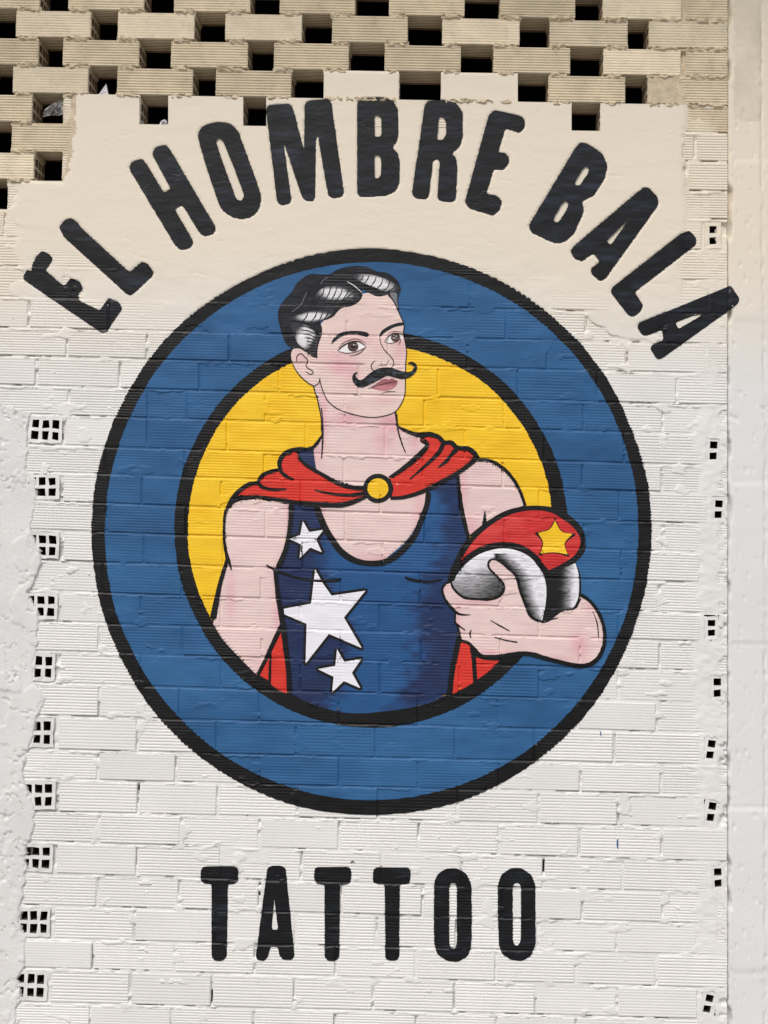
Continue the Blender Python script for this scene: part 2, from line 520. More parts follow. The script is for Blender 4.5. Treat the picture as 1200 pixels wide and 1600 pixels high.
def brick_mesh(amp, m, hollow_end=False, depth=DEPTH, var=0):
    rs = random.Random(var * 13 + int(amp * 100))
    pf = profile(amp, gd=2.8 if m is M_old else 1.5)
    V, F = [], []
    xs = [-0.5, -0.49, 0.49, 0.5]
    n = len(pf)
    for j, x in enumerate(xs):
        for z, y in pf:
            yy = y
            xx, zz = x, z
            if j in (0, 3):
                yy = max(y, 0.0022)
            if abs(z) > 0.48:
                zz = z + rs.uniform(-0.012, 0.012)
            if j in (0, 3):
                xx = x + rs.uniform(-0.004, 0.004)
            V.append((xx, yy, zz))
    for j in range(3):
        for i in range(n - 1):
            a = j * n + i
            F.append((a, a + n, a + n + 1, a + 1))
    # back corners
    b = len(V)
    V += [(-0.5, depth, -0.5), (0.5, depth, -0.5), (0.5, depth, 0.5), (-0.5, depth, 0.5)]
    F.append((b, b + 3, b + 2, b + 1))
    c00, c10, c11, c01 = 0, 3 * n, 4 * n - 1, n - 1
    F.append((c01, n * 2 - 1, n * 3 - 1, c11, b + 2, b + 3))            # top
    if not hollow_end:
        F.append((c00, b, b + 1, c10, n * 2, n))                          # bottom
        F.append(tuple([b] + list(range(0, n)) + [b + 3])[::1])
        F.append(tuple([b + 2] + list(range(4 * n - 1, 3 * n - 1, -1)) + [b + 1]))
    else:
        # ridged soffit
        m2 = 9
        rows = []
        for s in (-0.5, 0.5):
            r = []
            for i in range(m2):
                y0 = 0.004 + (depth - 0.008) * i / m2
                w = (depth - 0.008) / m2
                for q, dz in ((0.2, 0), (0.42, 0.035), (0.58, 0.035), (0.8, 0)):
                    V.append((s, y0 + w * q, -0.5 + dz))
                    r.append(len(V) - 1)
            rows.append(r)
        ra = [c00] + rows[0] + [b]
        rb = [c10] + rows[1] + [b + 1]
        F.append((c00, n, n * 2, c10))
        for i in range(len(ra) - 1):
            F.append((ra[i], ra[i + 1], rb[i + 1], rb[i]))
        # end faces with 3 x 2 open cells
        for s in (-1, 1):
            xo = 0.5 * s
            ys = [0.0022, 0.014, 0.044, 0.050, 0.076, 0.082, 0.108, depth]
            zs = [-0.5, -0.36, -0.06, 0.06, 0.36, 0.5]
            base = len(V)
            for y in ys:
                for z in zs:
                    V.append((xo, y, z))

            def vid(i, j):
                return base + i * len(zs) + j
            for i in range(len(ys) - 1):
                for j in range(len(zs) - 1):
                    q = (vid(i, j), vid(i + 1, j), vid(i + 1, j + 1), vid(i, j + 1))
                    if s > 0:
                        pass
                    if i in (1, 3, 5) and j in (1, 3):
                        bb = len(V)
                        for t in q:
                            V.append((xo - s * 0.42, V[t][1], V[t][2]))
                        for e in range(4):
                            F.append((q[e], q[(e + 1) % 4], bb + (e + 1) % 4, bb + e))
                    else:
                        F.append(q)
    me = bpy.data.meshes.new('brick')
    me.from_pydata(V, [], F)
    me.update()
    import bmesh
    bm = bmesh.new()
    bm.from_mesh(me)
    bmesh.ops.recalc_face_normals(bm, faces=bm.faces)
    bm.to_mesh(me)
    bm.free()
    me.materials.append(m)
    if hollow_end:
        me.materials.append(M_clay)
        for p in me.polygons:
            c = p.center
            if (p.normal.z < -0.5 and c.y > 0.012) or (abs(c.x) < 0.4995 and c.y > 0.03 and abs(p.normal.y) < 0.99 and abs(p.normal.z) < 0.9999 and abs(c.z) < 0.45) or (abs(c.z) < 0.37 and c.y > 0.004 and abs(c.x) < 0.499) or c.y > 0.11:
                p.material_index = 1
    return me


PROTO = {}


def proto(kind, amp, var):
    amp = min((0, .2, .35, .6, .85, 1.0), key=lambda a: abs(a - amp))
    key = (kind, amp, var)
    if key not in PROTO:
        mm = {'white': M_white, 'old': M_old, 'cream': M_cream}[kind]
        PROTO[key] = brick_mesh(amp, mm, hollow_end=(kind != 'white'), var=var)
    return PROTO[key]


def pose(x0, x1, yt, yb, h=0.0):
    """centre, length, height and roll of the wall rectangle seen between these marks (yt, yb are functions of x)"""
    xm = (x0 + x1) / 2
    (ax, bx), (az, bz) = wall_xz([x0, x1], [(yt(x0) + yb(x0)) / 2, (yt(x1) + yb(x1)) / 2])
    (_, _), (t, b) = wall_xz([xm, xm], [yt(xm), yb(xm)])
    L = math.hypot(bx - ax, bz - az)
    return ((ax + bx) / 2, -h, (az + bz) / 2), L, t - b, math.atan2(bz - az, bx - ax)


EX, EY, ERX, ERY = 580, 832, 438, 442.5


def in_emblem(x, y, k=1.0):
    return ((x - EX) / (ERX * k)) ** 2 + ((y - EY) / (ERY * k)) ** 2 < 1


hidden = []
PERF = lambda k, i: k <= 3 or (k == 4 and i < 4) or (k in (5, 6) and i < 2)
for k in sorted(ROWS):
    for i, (x0, x1) in enumerate(ROWS[k]):
        if k > 39:
            continue
        yt = lambda x, k=k: float(bed(k - 1, x)) + (BED_T if k > 3 else 2.2)
        yb = lambda x, k=k: float(bed(k, x)) - (BED_B if k > 3 else 1.6)
        c = BR[k, i]
        loc, L, H, roll = pose(x0, x1, yt, yb, c['h'])
        cx, cy = (x0 + x1) / 2, (yt((x0 + x1) / 2) + yb((x0 + x1) / 2)) / 2
        cs = [(x, f(x)) for x in (x0, x1) for f in (yt, yb)]
        cov = skim_cover(np.array([x0 + 8, cx, x1 - 8] * 2), np.array([cy - 12] * 3 + [cy + 12] * 3))
        hid = all(in_emblem(x, y, 0.998) for x, y in cs) or (cov.min() > 0.9 and not (k in (3, 4)))
        kind = 'old' if k <= 3 or (k in (4, 5, 6) and x0 < 60) or (k == 4 and x0 > 1060) else ('cream' if k <= 7 else 'white')
        if k == 3 and i in (4, 5):
            kind = 'cream'
            c['h'] -= 0.001
        me = proto(kind, c['amp'], (k * 3 + i) % 3)
        if hid:
            hidden.append((me, loc, L, H, roll))
            continue
        o = bpy.data.objects.new('brick', me)
        COL.objects.link(o)
        o.parent = wall
        o.location = (loc[0], loc[1] + (0.0012 if kind == 'cream' else 0), loc[2])
        o.scale = (L, 1, H)
        o.rotation_euler = (-c['tilt'] / H, -roll, 0)

# bricks wholly under the paint or the float coat: one mass
HV, HF = [], []
for me, loc, L, H, roll in hidden:
    n = len(HV)
    for sx, y, sz in ((-.5, 0.008, -.5), (.5, 0.008, -.5), (.5, 0.008, .5), (-.5, 0.008, .5), (-.5, DEPTH, -.5), (.5, DEPTH, -.5), (.5, DEPTH, .5), (-.5, DEPTH, .5)):
        X, Z = sx * L, sz * H
        HV.append((loc[0] + X * math.cos(roll) - Z * math.sin(roll), loc[1] + y, loc[2] + X * math.sin(roll) + Z * math.cos(roll)))
    HF += [tuple(q + n for q in t) for t in ((0, 1, 2, 3), (4, 7, 6, 5), (0, 4, 5, 1), (1, 5, 6, 2), (2, 6, 7, 3), (3, 7, 4, 0))]
hb = link_mesh('covered_bricks', HV, HF, M_white, wall)
hb['kind'] = 'stuff'


# header bricks showing their open cells
def header_mesh(cols, cw, chh, web, depth=0.11, m=None, seed=0, broken=()):
    W = web + cols * (cw + web)
    Ht = 2 * chh + 3 * web
    xs, zs = [0.0], [0.0]
    for i in range(cols):
        xs += [xs[-1] + web, xs[-1] + web + cw]
    xs.append(xs[-1] + web)
    for i in range(2):
        zs += [zs[-1] + web, zs[-1] + web + chh]
    zs.append(zs[-1] + web)
    V, F = [], []
    rs = random.Random(cols + seed * 7)
    CL = []
    for x in xs:
        for z in zs:
            V.append((x / W - 0.5 + rs.uniform(-.022, .022), rs.uniform(-.001, .001), z / Ht - 0.5 + rs.uniform(-.022, .022)))
    nz = len(zs)
    for i in range(len(xs) - 1):
        for j in range(nz - 1):
            q = (i * nz + j, (i + 1) * nz + j, (i + 1) * nz + j + 1, i * nz + j + 1)
            if (i, j) in broken:
                b = len(V)
                for t in q:
                    V.append((V[t][0], 0.018, V[t][2]))
                F.append((b, b + 1, b + 2, b + 3))
            elif i % 2 == 1 and j % 2 == 1:
                b = len(V)
                for t in q:
                    V.append((V[t][0], depth, V[t][2]))
                for e in range(4):
                    F.append((q[(e + 1) % 4], q[e], b + e, b + (e + 1) % 4))
                    CL.append(len(F) - 1)
                F.append((b, b + 1, b + 2, b + 3))
                CL.append(len(F) - 1)
            else:
                F.append(q)
    b = len(V)
    V += [(-.5, depth + .005, -.5), (.5, depth + .005, -.5), (.5, depth + .005, .5), (-.5, depth + .005, .5)]
    cn = [0, (len(xs) - 1) * nz, len(xs) * nz - 1, nz - 1]
    for e in range(4):
        F.append((cn[e], b + e, b + (e + 1) % 4, cn[(e + 1) % 4]))
    me = bpy.data.meshes.new('hollow_brick')
    me.from_pydata(V, [], F)
    me.update()
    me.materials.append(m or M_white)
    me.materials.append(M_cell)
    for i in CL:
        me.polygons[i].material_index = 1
    return me


BROKE = [(), ((2, 1),), (), ((1, 2),), (), ((0, 3),), (), ((2, 3),), (), (), ()]
me_hls = [header_mesh(3, 10.5 + (i % 3) * .4, 11.5 - (i % 2) * .6, 5.0, seed=i, broken=BROKE[i]) for i in range(11)]
me_hr = header_mesh(1, 10.5, 12.5, 7.0)
HOLES = []
for hi, (k, xr) in enumerate(HOLLOW_L.items()):
    me_hl = me_hls[hi]
    yt = lambda x, k=k: float(bed(k - 1, x)) + 2.6
    yb = lambda x, k=k: float(bed(k, x)) - 3.2
    loc, L, H, roll = pose(xr - 52, xr, yt, yb)
    o = bpy.data.objects.new('hollow_brick', me_hl)
    COL.objects.link(o)
    o.parent = wall
    o.location = (loc[0], -0.001, loc[2])
    o.scale = (L, 1, H)
    o.rotation_euler = (0, -roll + random.uniform(-.03, .03), random.uniform(-.01, .01))
    HOLES.append((xr - 52, xr, k))
for k, (xc, rot) in HOLLOW_R.items():
    yt = lambda x, k=k: float(bed(k - 1, x)) + 3.0
    yb = lambda x, k=k: float(bed(k, x)) - 3.0
    loc, L, H, roll = pose(xc - 13, xc + 13, yt, yb)
    o = bpy.data.objects.new('hollow_brick', me_hr)
    COL.objects.link(o)
    o.parent = wall
    o.location = (loc[0], 0.0015, loc[2])
    o.scale = (L, 1, H * 0.96)
    o.rotation_euler = (0, -math.radians(rot), 0)
    HOLES.append((xc - 12, xc + 12, k))


# mortar and float coat as one relief over the solid part of the wall
def solid(x, k):
    s = k >= 8
    s = s | ((k == 7) & (x > 12)) | ((k == 6) & (x > 97)) | ((k == 5) & (x > 18))
    s = s | ((k == 4) & (((x > 99) & (x < 219)) | ((x > 263) & (x < 380)) | ((x > 417) & (x < 892)) | ((x > 938) & (x < 1137))))
    s = s | ((k == 3) & (((x > 506) & (x < 624)) | ((x > 689) & (x < 808)) | (x > 1012)))
    s = s | ((k <= 2) & (x > 1062) & (x < 1137))
    return s


SX = 3.0
gx = np.arange(-232, WALL_R + 2, SX)
NVR = 24
cells_V, cells_F, cells_S, cells_P = [], [], [], []
SHEETS = []
nbase = 0
for k in range(0, 39):
    a = bed(k - 1, gx)
    b = bed(k, gx)
    vv = np.linspace(0, 1, NVR + 1)
    Y = a[None, :] + (b - a)[None, :] * vv[:, None]
    X = np.broadcast_to(gx[None, :], Y.shape)
    xf, yf = X.ravel(), Y.ravel() + 0
    yl = np.clip(yf, a.min() - 99, None)
    # evaluate strictly inside the row to avoid ambiguity at its upper bed
    loc = locate(xf, np.where(np.repeat(vv, len(gx)) < 1e-6, yf + 1e-3, np.where(np.repeat(vv, len(gx)) > 1 - 1e-6, yf - 1e-3, yf)))
    hs = sheet_h(xf, yf, loc)
    hbk = brick_h(xf, yf, loc, ridges=False)
    hs = np.maximum(hs, -0.028)
    sk = skim_cover(xf, yf)
    wx, wz = wall_xz(xf, yf)
    cells_V.append(np.stack([wx, -hs, wz], 1))
    cells_P.append(np.stack([xf, yf], 1))
    N = len(gx)
    vis = (hs > hbk - 0.0032).reshape(Y.shape)
    cv = vis[:-1, :-1] | vis[1:, :-1] | vis[:-1, 1:] | vis[1:, 1:]
    xc = (gx[:-1] + gx[1:]) / 2
    sol = solid(xc, np.full(len(xc), k))
    cv &= sol[None, :]
    for (h0, h1, hk) in HOLES:
        if hk == k and hk in HOLLOW_L:
            CX = np.broadcast_to(xc[None, :], cv.shape)
            CY = (Y[:-1, :-1] + Y[1:, 1:]) / 2
            nz_ = fnoise(CX / 5, CY / 5, 35, 2)
            cv &= ~((CX > h0 + 1) & (CX < h1 + 1 - 5 * nz_) & (np.abs(CY - (bed(k - 1, CX) + bed(k, CX)) / 2 + .3) < 21.5 - 5 * nz_))
        elif hk == k:
            xm, rot = HOLLOW_R[hk]
            ca, sa = math.cos(math.radians(rot)), math.sin(math.radians(rot))
            CX = np.broadcast_to(xc[None, :], cv.shape)
            CY = (Y[:-1, :-1] + Y[1:, 1:]) / 2
            dx, dy = CX - xm, CY - (bed(k - 1, xm) + bed(k, xm)) / 2
            u, v_ = dx * ca + dy * sa, -dx * sa + dy * ca
            jit = 2.2 * (fnoise(CX / 4, CY / 4, 33, 2) - 0.5)
            cv &= ~((np.abs(u) < 5.4 + jit) & (np.abs(np.abs(v_) - 8.6) < 5.6 + jit))
    r, c = np.nonzero(cv)
    q = np.stack([r * N + c, (r + 1) * N + c, (r + 1) * N + c + 1, r * N + c + 1], 1) + nbase
    skc = sk.reshape(Y.shape)[:-1, :-1][r, c]
    cells_F.append(q)
    cells_S.append(np.where((k <= 3) & (xc[c] > 1010), 2, np.where((skc > 0.5), 1, np.where(k <= 6, np.where(xc[c] < 130, 2, 1), 0))))
    nbase += Y.size
VV = np.concatenate(cells_V)
PXY = np.concatenate(cells_P)
FF = np.concatenate(cells_F)
SS = np.concatenate(cells_S)
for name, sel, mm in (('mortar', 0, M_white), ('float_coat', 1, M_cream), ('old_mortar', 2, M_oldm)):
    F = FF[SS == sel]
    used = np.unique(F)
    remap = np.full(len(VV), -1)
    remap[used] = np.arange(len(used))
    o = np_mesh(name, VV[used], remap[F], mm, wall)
    o['kind'] = 'stuff'
    SHEETS.append((o, PXY[used]))

# crumbly mortar pads between the bricks of the open screen
PV, PF = [], []
for k in range(-3, 8):
    lo = ROWS.get(k + 1)
    for (a0, a1) in ROWS[k]:
        for (b0, b1) in lo:
            p, q = max(a0, b0), min(a1, b1)
            if q - p < 6:
                continue
            if (k >= 4 and p > 95) or k >= 7:
                continue
            p += random.uniform(-3, 6)
            q += random.uniform(-6, 3)
            nseg = max(3, int((q - p) / 4))
            n0 = len(PV)
            for s in range(nseg + 1):
                x = p + (q - p) * s / nseg
                yl = float(bed(k, x))
                for j in range(5):
                    v = j / 4
                    y = yl - 4.6 + 9.6 * v + random.uniform(-.9, .9)
                    end = min(s, nseg - s)
                    h = 0.0025 + random.uniform(-0.004, 0.005) - (0.006 if j in (0, 4) else 0) - (0.006 if end == 0 else 0)
                    wx, wz = wall_xz(x, y)
                    PV.append((float(wx), -h, float(wz)))
            for s in range(nseg):
                for j in range(4):
                    t = n0 + s * 5 + j
                    PF.append((t, t + 1, t + 6, t + 5))
            # body running back through the wall
            x0w, zt = wall_xz(p, float(bed(k, p)) - 2.2)
            x1w, zb = wall_xz(q, float(bed(k, q)) + 2.6)
            z0w = float(wall_xz(p, float(bed(k, p)) + 2.6)[1])
            z1w = float(wall_xz(q, float(bed(k, q)) - 2.2)[1])
            n1 = len(PV)
            for yy in (0.004, DEPTH - 0.004):
                PV += [(float(x0w), yy, z0w), (float(x1w), yy, float(zb)), (float(x1w), yy, z1w), (float(x0w), yy, float(zt))]
            PF += [(n1, n1 + 1, n1 + 2, n1 + 3), (n1 + 4, n1 + 7, n1 + 6, n1 + 5)] + [(n1 + e, n1 + 4 + e, n1 + 4 + (e + 1) % 4, n1 + (e + 1) % 4) for e in range(4)]
link_mesh('mortar_crumbs', PV, PF, M_oldm, wall)['kind'] = 'stuff'


# ------------------------------------------------------------------ pillars either side
def relief_strip(xs, ys, hfun, keep=None):
    X, Y = np.meshgrid(xs, ys)
    h = hfun(X.ravel(), Y.ravel())
    wx, wz = wall_xz(X.ravel(), Y.ravel())
    V = np.stack([wx, -h, wz], 1)
    N = len(xs)
    r, c = np.meshgrid(np.arange(len(ys) - 1), np.arange(N - 1), indexing='ij')
    F = np.stack([r * N + c, (r + 1) * N + c, (r + 1) * N + c + 1, r * N + c + 1], -1).reshape(-1, 4)
    if keep is not None:
        kp = keep(X.ravel(), Y.ravel())
        F = F[kp[F].all(1)]
    used = np.unique(F)
    rm = np.full(len(V), -1)
    rm[used] = np.arange(len(used))
    return V[used], rm[F]


JOINTS_Y = [-8, 249, 500, 753, 1005, 1262, 1520, 1775]


def right_h(x, y):
    h = 0.0015 + 0.0012 * (fnoise(x / 40, y / 60, 41) - 0.5)
    for i, jy in enumerate(JOINTS_Y):
        h = h + (0.0014 * (1 if i % 2 else -0.3)) * sstep(-1.5, 1.5, y - jy) * sstep(258, 250, y - jy)
        h = h - 0.003 * np.exp(-((y - jy - 1.5 * (fnoise(x / 12, y * 0, 43) - .5)) / 1.6) ** 2) * sstep(1142, 1148, x)
    # ragged arris
    j = 1190 + 5 * sstep(300, 700, y) + 2.5 * (fnoise(y / 14, x * 0, 44) - 0.5)
    lump = sstep(.35, .6, fnoise(x / 9, y / 9, 45))
    h = h - (0.0045 * sstep(0.2, .6, fnoise(y / 30, y * 0 + 3, 46)) * np.exp(-((x - j) / 1.8) ** 2)) * lump
    h = h - 0.0018 * sstep(j, j + 2, x)
    pit = fnoise(x / 5, y / 5, 47, 2)
    h = h - 0.004 * sstep(0.80, 0.86, pit)
    e = x - WALL_R - 17 * np.clip(fnoise(y / 27, y * 0, 48, 4) - 0.45, 0, 1) + 0.5
    return np.where(e < 3, h * sstep(-1, 3, e) - 0.022 * (1 - sstep(-1, 3, e)), h)


pr = thing('plastered_pillar', 'smooth pale plastered pillar with level casting joints on the right of the bricks', 'pillar')
V, F = relief_strip(np.concatenate([np.arange(1134, 1206, 2.0), np.arange(1206, 1560, 12)]), np.arange(-170, 1990, 4.0), right_h)
fc = V[F].mean(1)
zlim = float(wall_xz(1170, 190)[1])
xlim = float(wall_xz(1191, 190)[0])
xl0 = float(wall_xz(1148, 190)[0])
wob = 0.02 * (fnoise(fc[:, 0] * 30, fc[:, 2] * 30, 49) - 0.5)
bare = (fc[:, 2] > zlim + wob * 2) & (fc[:, 0] < xlim) & (fc[:, 0] > xl0 + wob)
np_mesh('painted_face', V, F[~bare], M_pillar, pr)
ub = np.unique(F[bare])
rm = np.full(len(V), -1)
rm[ub] = np.arange(len(ub))
np_mesh('bare_cement_patch', V[ub], rm[F[bare]], M_bare, pr)
xw = float(wall_xz(WALL_R + 1, 800)[0])
v, f = box_data(xw, xb + 0.05, 0.028, DEPTH + 0.16, 0.0, ZTOP)
link_mesh('pillar_core', v, f, M_pillar, pr)

LEDGE = np.array([(560, -260), (632, 6), (645, 48), (660, 46), (700, 46), (735, 40), (750, 58), (785, 58), (830, 50), (850, 60), (880, 66), (915, 52),
                  (925, 44), (955, 60), (1000, 60), (1040, 52), (1065, 54), (1090, 72), (1120, 60), (1150, 52), (1185, 42), (1215, 38), (1240, 47), (1268, 57), (1300, 52),
                  (1330, 42), (1365, 42), (1410, 36), (1440, 32), (1470, 42), (1510, 42), (1530, 28), (1555, 34), (1580, 28), (1620, 22), (2000, 22)], float)


def ledge_x(y):
    return np.interp(y, LEDGE[:, 0], LEDGE[:, 1]) + 9 * (fnoise(y / 11, y * 0, 51) - 0.5)


def left_h(x, y):
    lx = ledge_x(y)
    e = lx - x
    wx_ = x + 14 * (fnoise(x / 20, y / 20, 58) - 0.5)
    wy_ = y + 14 * (fnoise(x / 20, y / 20, 59) - 0.5)
    cell = sstep(0.55, 0.562, fnoise(wx_ / 50, wy_ / 80, 52)) * 0.0022 + sstep(0.64, 0.65, fnoise(wx_ / 30, wy_ / 44, 53)) * 0.0018
    crack = np.exp(-((fnoise(wx_ / 34, wy_ / 44, 54, 3) - 0.5) / 0.006) ** 2)
    pit = sstep(0.74, 0.80, fnoise(x / 6, y / 6, 57, 2)) * sstep(.5, .6, fnoise(x / 40, y / 40, 60))
    h = 0.0022 + cell + 0.0009 * (fnoise(x / 12, y / 12, 55) - 0.5) - 0.0060 * crack * sstep(.38, .5, fnoise(x / 50, y / 50, 56)) - 0.004 * pit
    return h * sstep(-0.5, 2.5, e) - 0.006 * (1 - sstep(-0.5, 2.5, e))


pl = thing('rough_plaster_edge', 'rough cracked white plaster strip with a ragged edge left of the bricks', 'plaster')
V, F = relief_strip(np.concatenate([np.arange(-300, -12, 9), np.arange(-12, 84, 1.8)]), np.arange(600, 1990, 2.0), left_h, keep=lambda x, y: ledge_x(y) - x > -1.5)
np_mesh('plaster_coat', V, F, M_plast, pl)
v, f = box_data(float(wall_xz(-420, 800)[0]), float(wall_xz(-8, 800)[0]), 0.012, DEPTH, 0.0, float(wall_xz(0, 660)[1]))
link_mesh('plaster_core', v, f, M_plast, pl)
#--PART2--
# ------------------------------------------------------------------ the mural: paint lying on the relief of the wall
def frame(ox, oy, s):
    def f(*pts):
        return [(ox + p[0] / s, oy + p[1] / s) + ((1,) if len(p) > 2 else ()) for p in pts]
    return f


FA = frame(400, 400, 300 / 70.0)
FB = frame(320, 640, 3.75)
FC = frame(560, 640, 3.75)
FD = frame(300, 840, 3.75)
FE = frame(560, 860, 3.75)
FG = frame(680, 770, 300 / 70.0)
LP, LQ, LR, LS_, LT = frame(0, 0, 3), frame(400, 0, 3), frame(800, 0, 3), frame(800, 350, 3), frame(0, 350, 3)
L2A, L2B = frame(0, 0, 2), frame(600, 0, 2)
LV, LW, LY = frame(0, 1150, 2), frame(600, 1150, 2), frame(400, 1150, 3)


def spline(pts, closed=True, step=1.3):
    """Catmull-Rom through the points; a third value of 1 keeps that point a corner"""
    n = len(pts)
    P = np.array([p[:2] for p in pts], float)
    cor = [len(p) > 2 for p in pts]
    out = []
    rng = range(n) if closed else range(n - 1)
    for i in rng:
        p1, p2 = P[i], P[(i + 1) % n]
        L = np.linalg.norm(p2 - p1)
        if closed or i > 0:
            p0 = P[i - 1]
        else:
            p0 = p1 * 2 - p2
        p3 = P[(i + 2) % n] if (closed or i + 2 < n) else p2 * 2 - p1
        l0, l2 = np.linalg.norm(p1 - p0) + 1e-6, np.linalg.norm(p3 - p2) + 1e-6
        m1 = (p2 - p0) * (L / (L + l0)) if not cor[i] else (p2 - p1)
        m2 = (p3 - p1) * (L / (L + l2)) if not cor[(i + 1) % n] else (p2 - p1)
        k = max(1, int(L / step))
        t = (np.arange(k) / k)[:, None]
        out.append((2 * t**3 - 3 * t**2 + 1) * p1 + (t**3 - 2 * t**2 + t) * m1 + (-2 * t**3 + 3 * t**2) * p2 + (t**3 - t**2) * m2)
    if not closed:
        out.append(P[-1:])
    return np.concatenate(out)


def straight(pts, r=3.0, step=1.3):
    """polygon with straight sides and corners rounded to about r"""
    P = np.array([p[:2] for p in pts], float)
    n = len(P)
    q = []
    for i in range(n):
        a, b, c = P[i - 1], P[i], P[(i + 1) % n]
        da, dc = np.linalg.norm(a - b), np.linalg.norm(c - b)
        ra, rc = min(r, da * 0.45), min(r, dc * 0.45)
        s, e = b + (a - b) / da * ra, b + (c - b) / dc * rc
        t = np.linspace(0, 1, 4)[:, None]
        q.append((1 - t)**2 * s + 2 * t * (1 - t) * b + t**2 * e)
    q = np.concatenate(q)
    out = []
    for i in range(len(q)):
        a, b = q[i], q[(i + 1) % len(q)]
        k = max(1, int(round(np.linalg.norm(b - a) / step)))
        out.append(a + (b - a) * (np.arange(k) / k)[:, None])
    return np.concatenate(out)


def ellipse(cx, cy, rx, ry, wob=0.0, seed=0):
    n = int(2 * math.pi * max(rx, ry) / 1.5)
    t = np.arange(n) / n * 2 * math.pi
    w = wob * 2 * (fnoise(np.cos(t) * 3 + 5, np.sin(t) * 3 + 5, seed) - 0.5)
    return np.stack([cx + (rx + w) * np.cos(t), cy + (ry + w) * np.sin(t)], 1)


def ragged(P, amp=0.7, seed=3):
    """the brush skips the grooves: a fine wobble of the edge that follows the ridges"""
    x, y = P[:, 0], P[:, 1]
    k, top, bot, row, bi = locate(x, y)
    v = (y - top - BED_T) / np.maximum(bot - top - BED_T - BED_B, 1)
    rp = ridge_profile(v * RIDGE_N) * AB[row, bi]
    d = np.roll(P, -1, 0) - np.roll(P, 1, 0)
    nrm = np.stack([d[:, 1], -d[:, 0]], 1)
    nrm /= np.linalg.norm(nrm, axis=1, keepdims=True) + 1e-9
    off = amp * (1.1 * rp * (0.4 + fnoise(x / 20, y / 20, seed)) + 1.5 * (fnoise(x / 5, y / 5, seed + 2, 2) - 0.5))
    return P + nrm * off[:, None] * np.abs(nrm[:, :1])**0.5


def inside(px, py, poly):
    res = np.zeros(len(px), bool)
    x, y = poly[:, 0], poly[:, 1]
    x2, y2 = np.roll(x, -1), np.roll(y, -1)
    B = 4000
    for s in range(0, len(px), B):
        qx, qy = px[s:s + B, None], py[s:s + B, None]
        c = (y[None] > qy) != (y2[None] > qy)
        xi = x[None] + (qy - y[None]) * (x2 - x)[None] / np.where(np.abs(y2 - y) < 1e-9, 1e-9, y2 - y)[None]
        res[s:s + B] = ((c & (qx < xi)).sum(1) % 2).astype(bool)
    return res


def lattice(x0, x1, y0, y1):
    """sample points that follow courses, ridges and perpends"""
    vs = []
    for i in range(RIDGE_N):
        for q in (0.0, 0.2, 0.40, 0.60, 0.80):
            vs.append((i + q) / RIDGE_N)
    vs.append(1.0)
    vs = np.array(vs)
    pts = []
    for k in range(0, 39):
        if bed(k, x0) < y0 - 40 and bed(k, x1) < y0 - 40:
            continue
        if bed(k - 1, x0) > y1 + 40:
            continue
        xs = [np.arange(x0, x1, 4.6)]
        for b in ROWS[k]:
            for e in (b[0], b[1]):
                xs.append(np.array([e - 1.4, e - 0.2, e + 1.2, e + 3.0]))
        xs = np.unique(np.round(np.concatenate(xs), 2))
        xs = xs[(xs >= x0) & (xs <= x1)]
        keep = np.concatenate([[True], np.diff(xs) > 0.55])
        xs = xs[keep]
        a, b = bed(k - 1, xs), bed(k, xs)
        fa, fb = a + BED_T, b - BED_B
        ys = [a + 0.4, a + 1.6, fa - 0.6]
        for v in vs:
            ys.append(fa + (fb - fa) * v)
        ys += [fb + 0.9, fb + 1.8]
        Y = np.stack(ys)
        X = np.broadcast_to(xs[None], Y.shape)
        pts.append(np.stack([X.ravel(), Y.ravel()], 1))
    p = np.concatenate(pts)
    return p[(p[:, 0] >= x0) & (p[:, 0] <= x1) & (p[:, 1] >= y0) & (p[:, 1] <= y1)]


LAT = lattice(20, 1170, 130, 1520)
SQ = 2.6      # x is squeezed by this much while triangulating so that slim ridge cells come out well shaped
PAINT_T = 0.0009
LAYER = 0.00045


def fill(loops, layer, col, dense=None):
    """paint bounded by loops (first = outer, rest = holes) -> verts, tris, colours"""
    allp = np.concatenate(loops)
    x0, y0 = loops[0].min(0) - 1
    x1, y1 = loops[0].max(0) + 1
    c = LAT[(LAT[:, 0] > x0) & (LAT[:, 0] < x1) & (LAT[:, 1] > y0) & (LAT[:, 1] < y1)]
    if dense:
        xx, yy = np.meshgrid(np.arange(x0, x1, dense), np.arange(y0, y1, dense))
        c = np.stack([xx.ravel(), yy.ravel()], 1)
    m = inside(c[:, 0], c[:, 1], loops[0])
    for h in loops[1:]:
        m &= ~inside(c[:, 0], c[:, 1], h)
    c = c[m]
    # keep clear of the outline
    grid = {}
    for p in allp:
        grid.setdefault((int(p[0] // 4), int(p[1] // 4)), []).append(p)
    keep = np.ones(len(c), bool)
    for i, p in enumerate(c):
        gx_, gy_ = int(p[0] // 4), int(p[1] // 4)
        for a in (gx_ - 1, gx_, gx_ + 1):
            for b in (gy_ - 1, gy_, gy_ + 1):
                for q in grid.get((a, b), ()):
                    if abs(q[0] - p[0]) < 1.5 and abs(q[1] - p[1]) < 0.75:
                        keep[i] = False
    c = c[keep]
    verts = [Vector((p[0] / SQ, p[1])) for p in allp] + [Vector((p[0] / SQ, p[1])) for p in c]
    edges = []
    n = 0
    for l in loops:
        edges += [(n + i, n + (i + 1) % len(l)) for i in range(len(l))]
        n += len(l)
    vo, eo, fo = delaunay_2d_cdt(verts, edges, [], 0, 1e-4)[:3]
    P = np.array([(v[0] * SQ, v[1]) for v in vo])
    F = np.array([f for f in fo if len(f) == 3])
    cen = P[F].mean(1)
    m = inside(cen[:, 0], cen[:, 1], loops[0])
    for h in loops[1:]:
        m &= ~inside(cen[:, 0], cen[:, 1], h)
    F = F[m]
    return finish(P, F, layer, col)


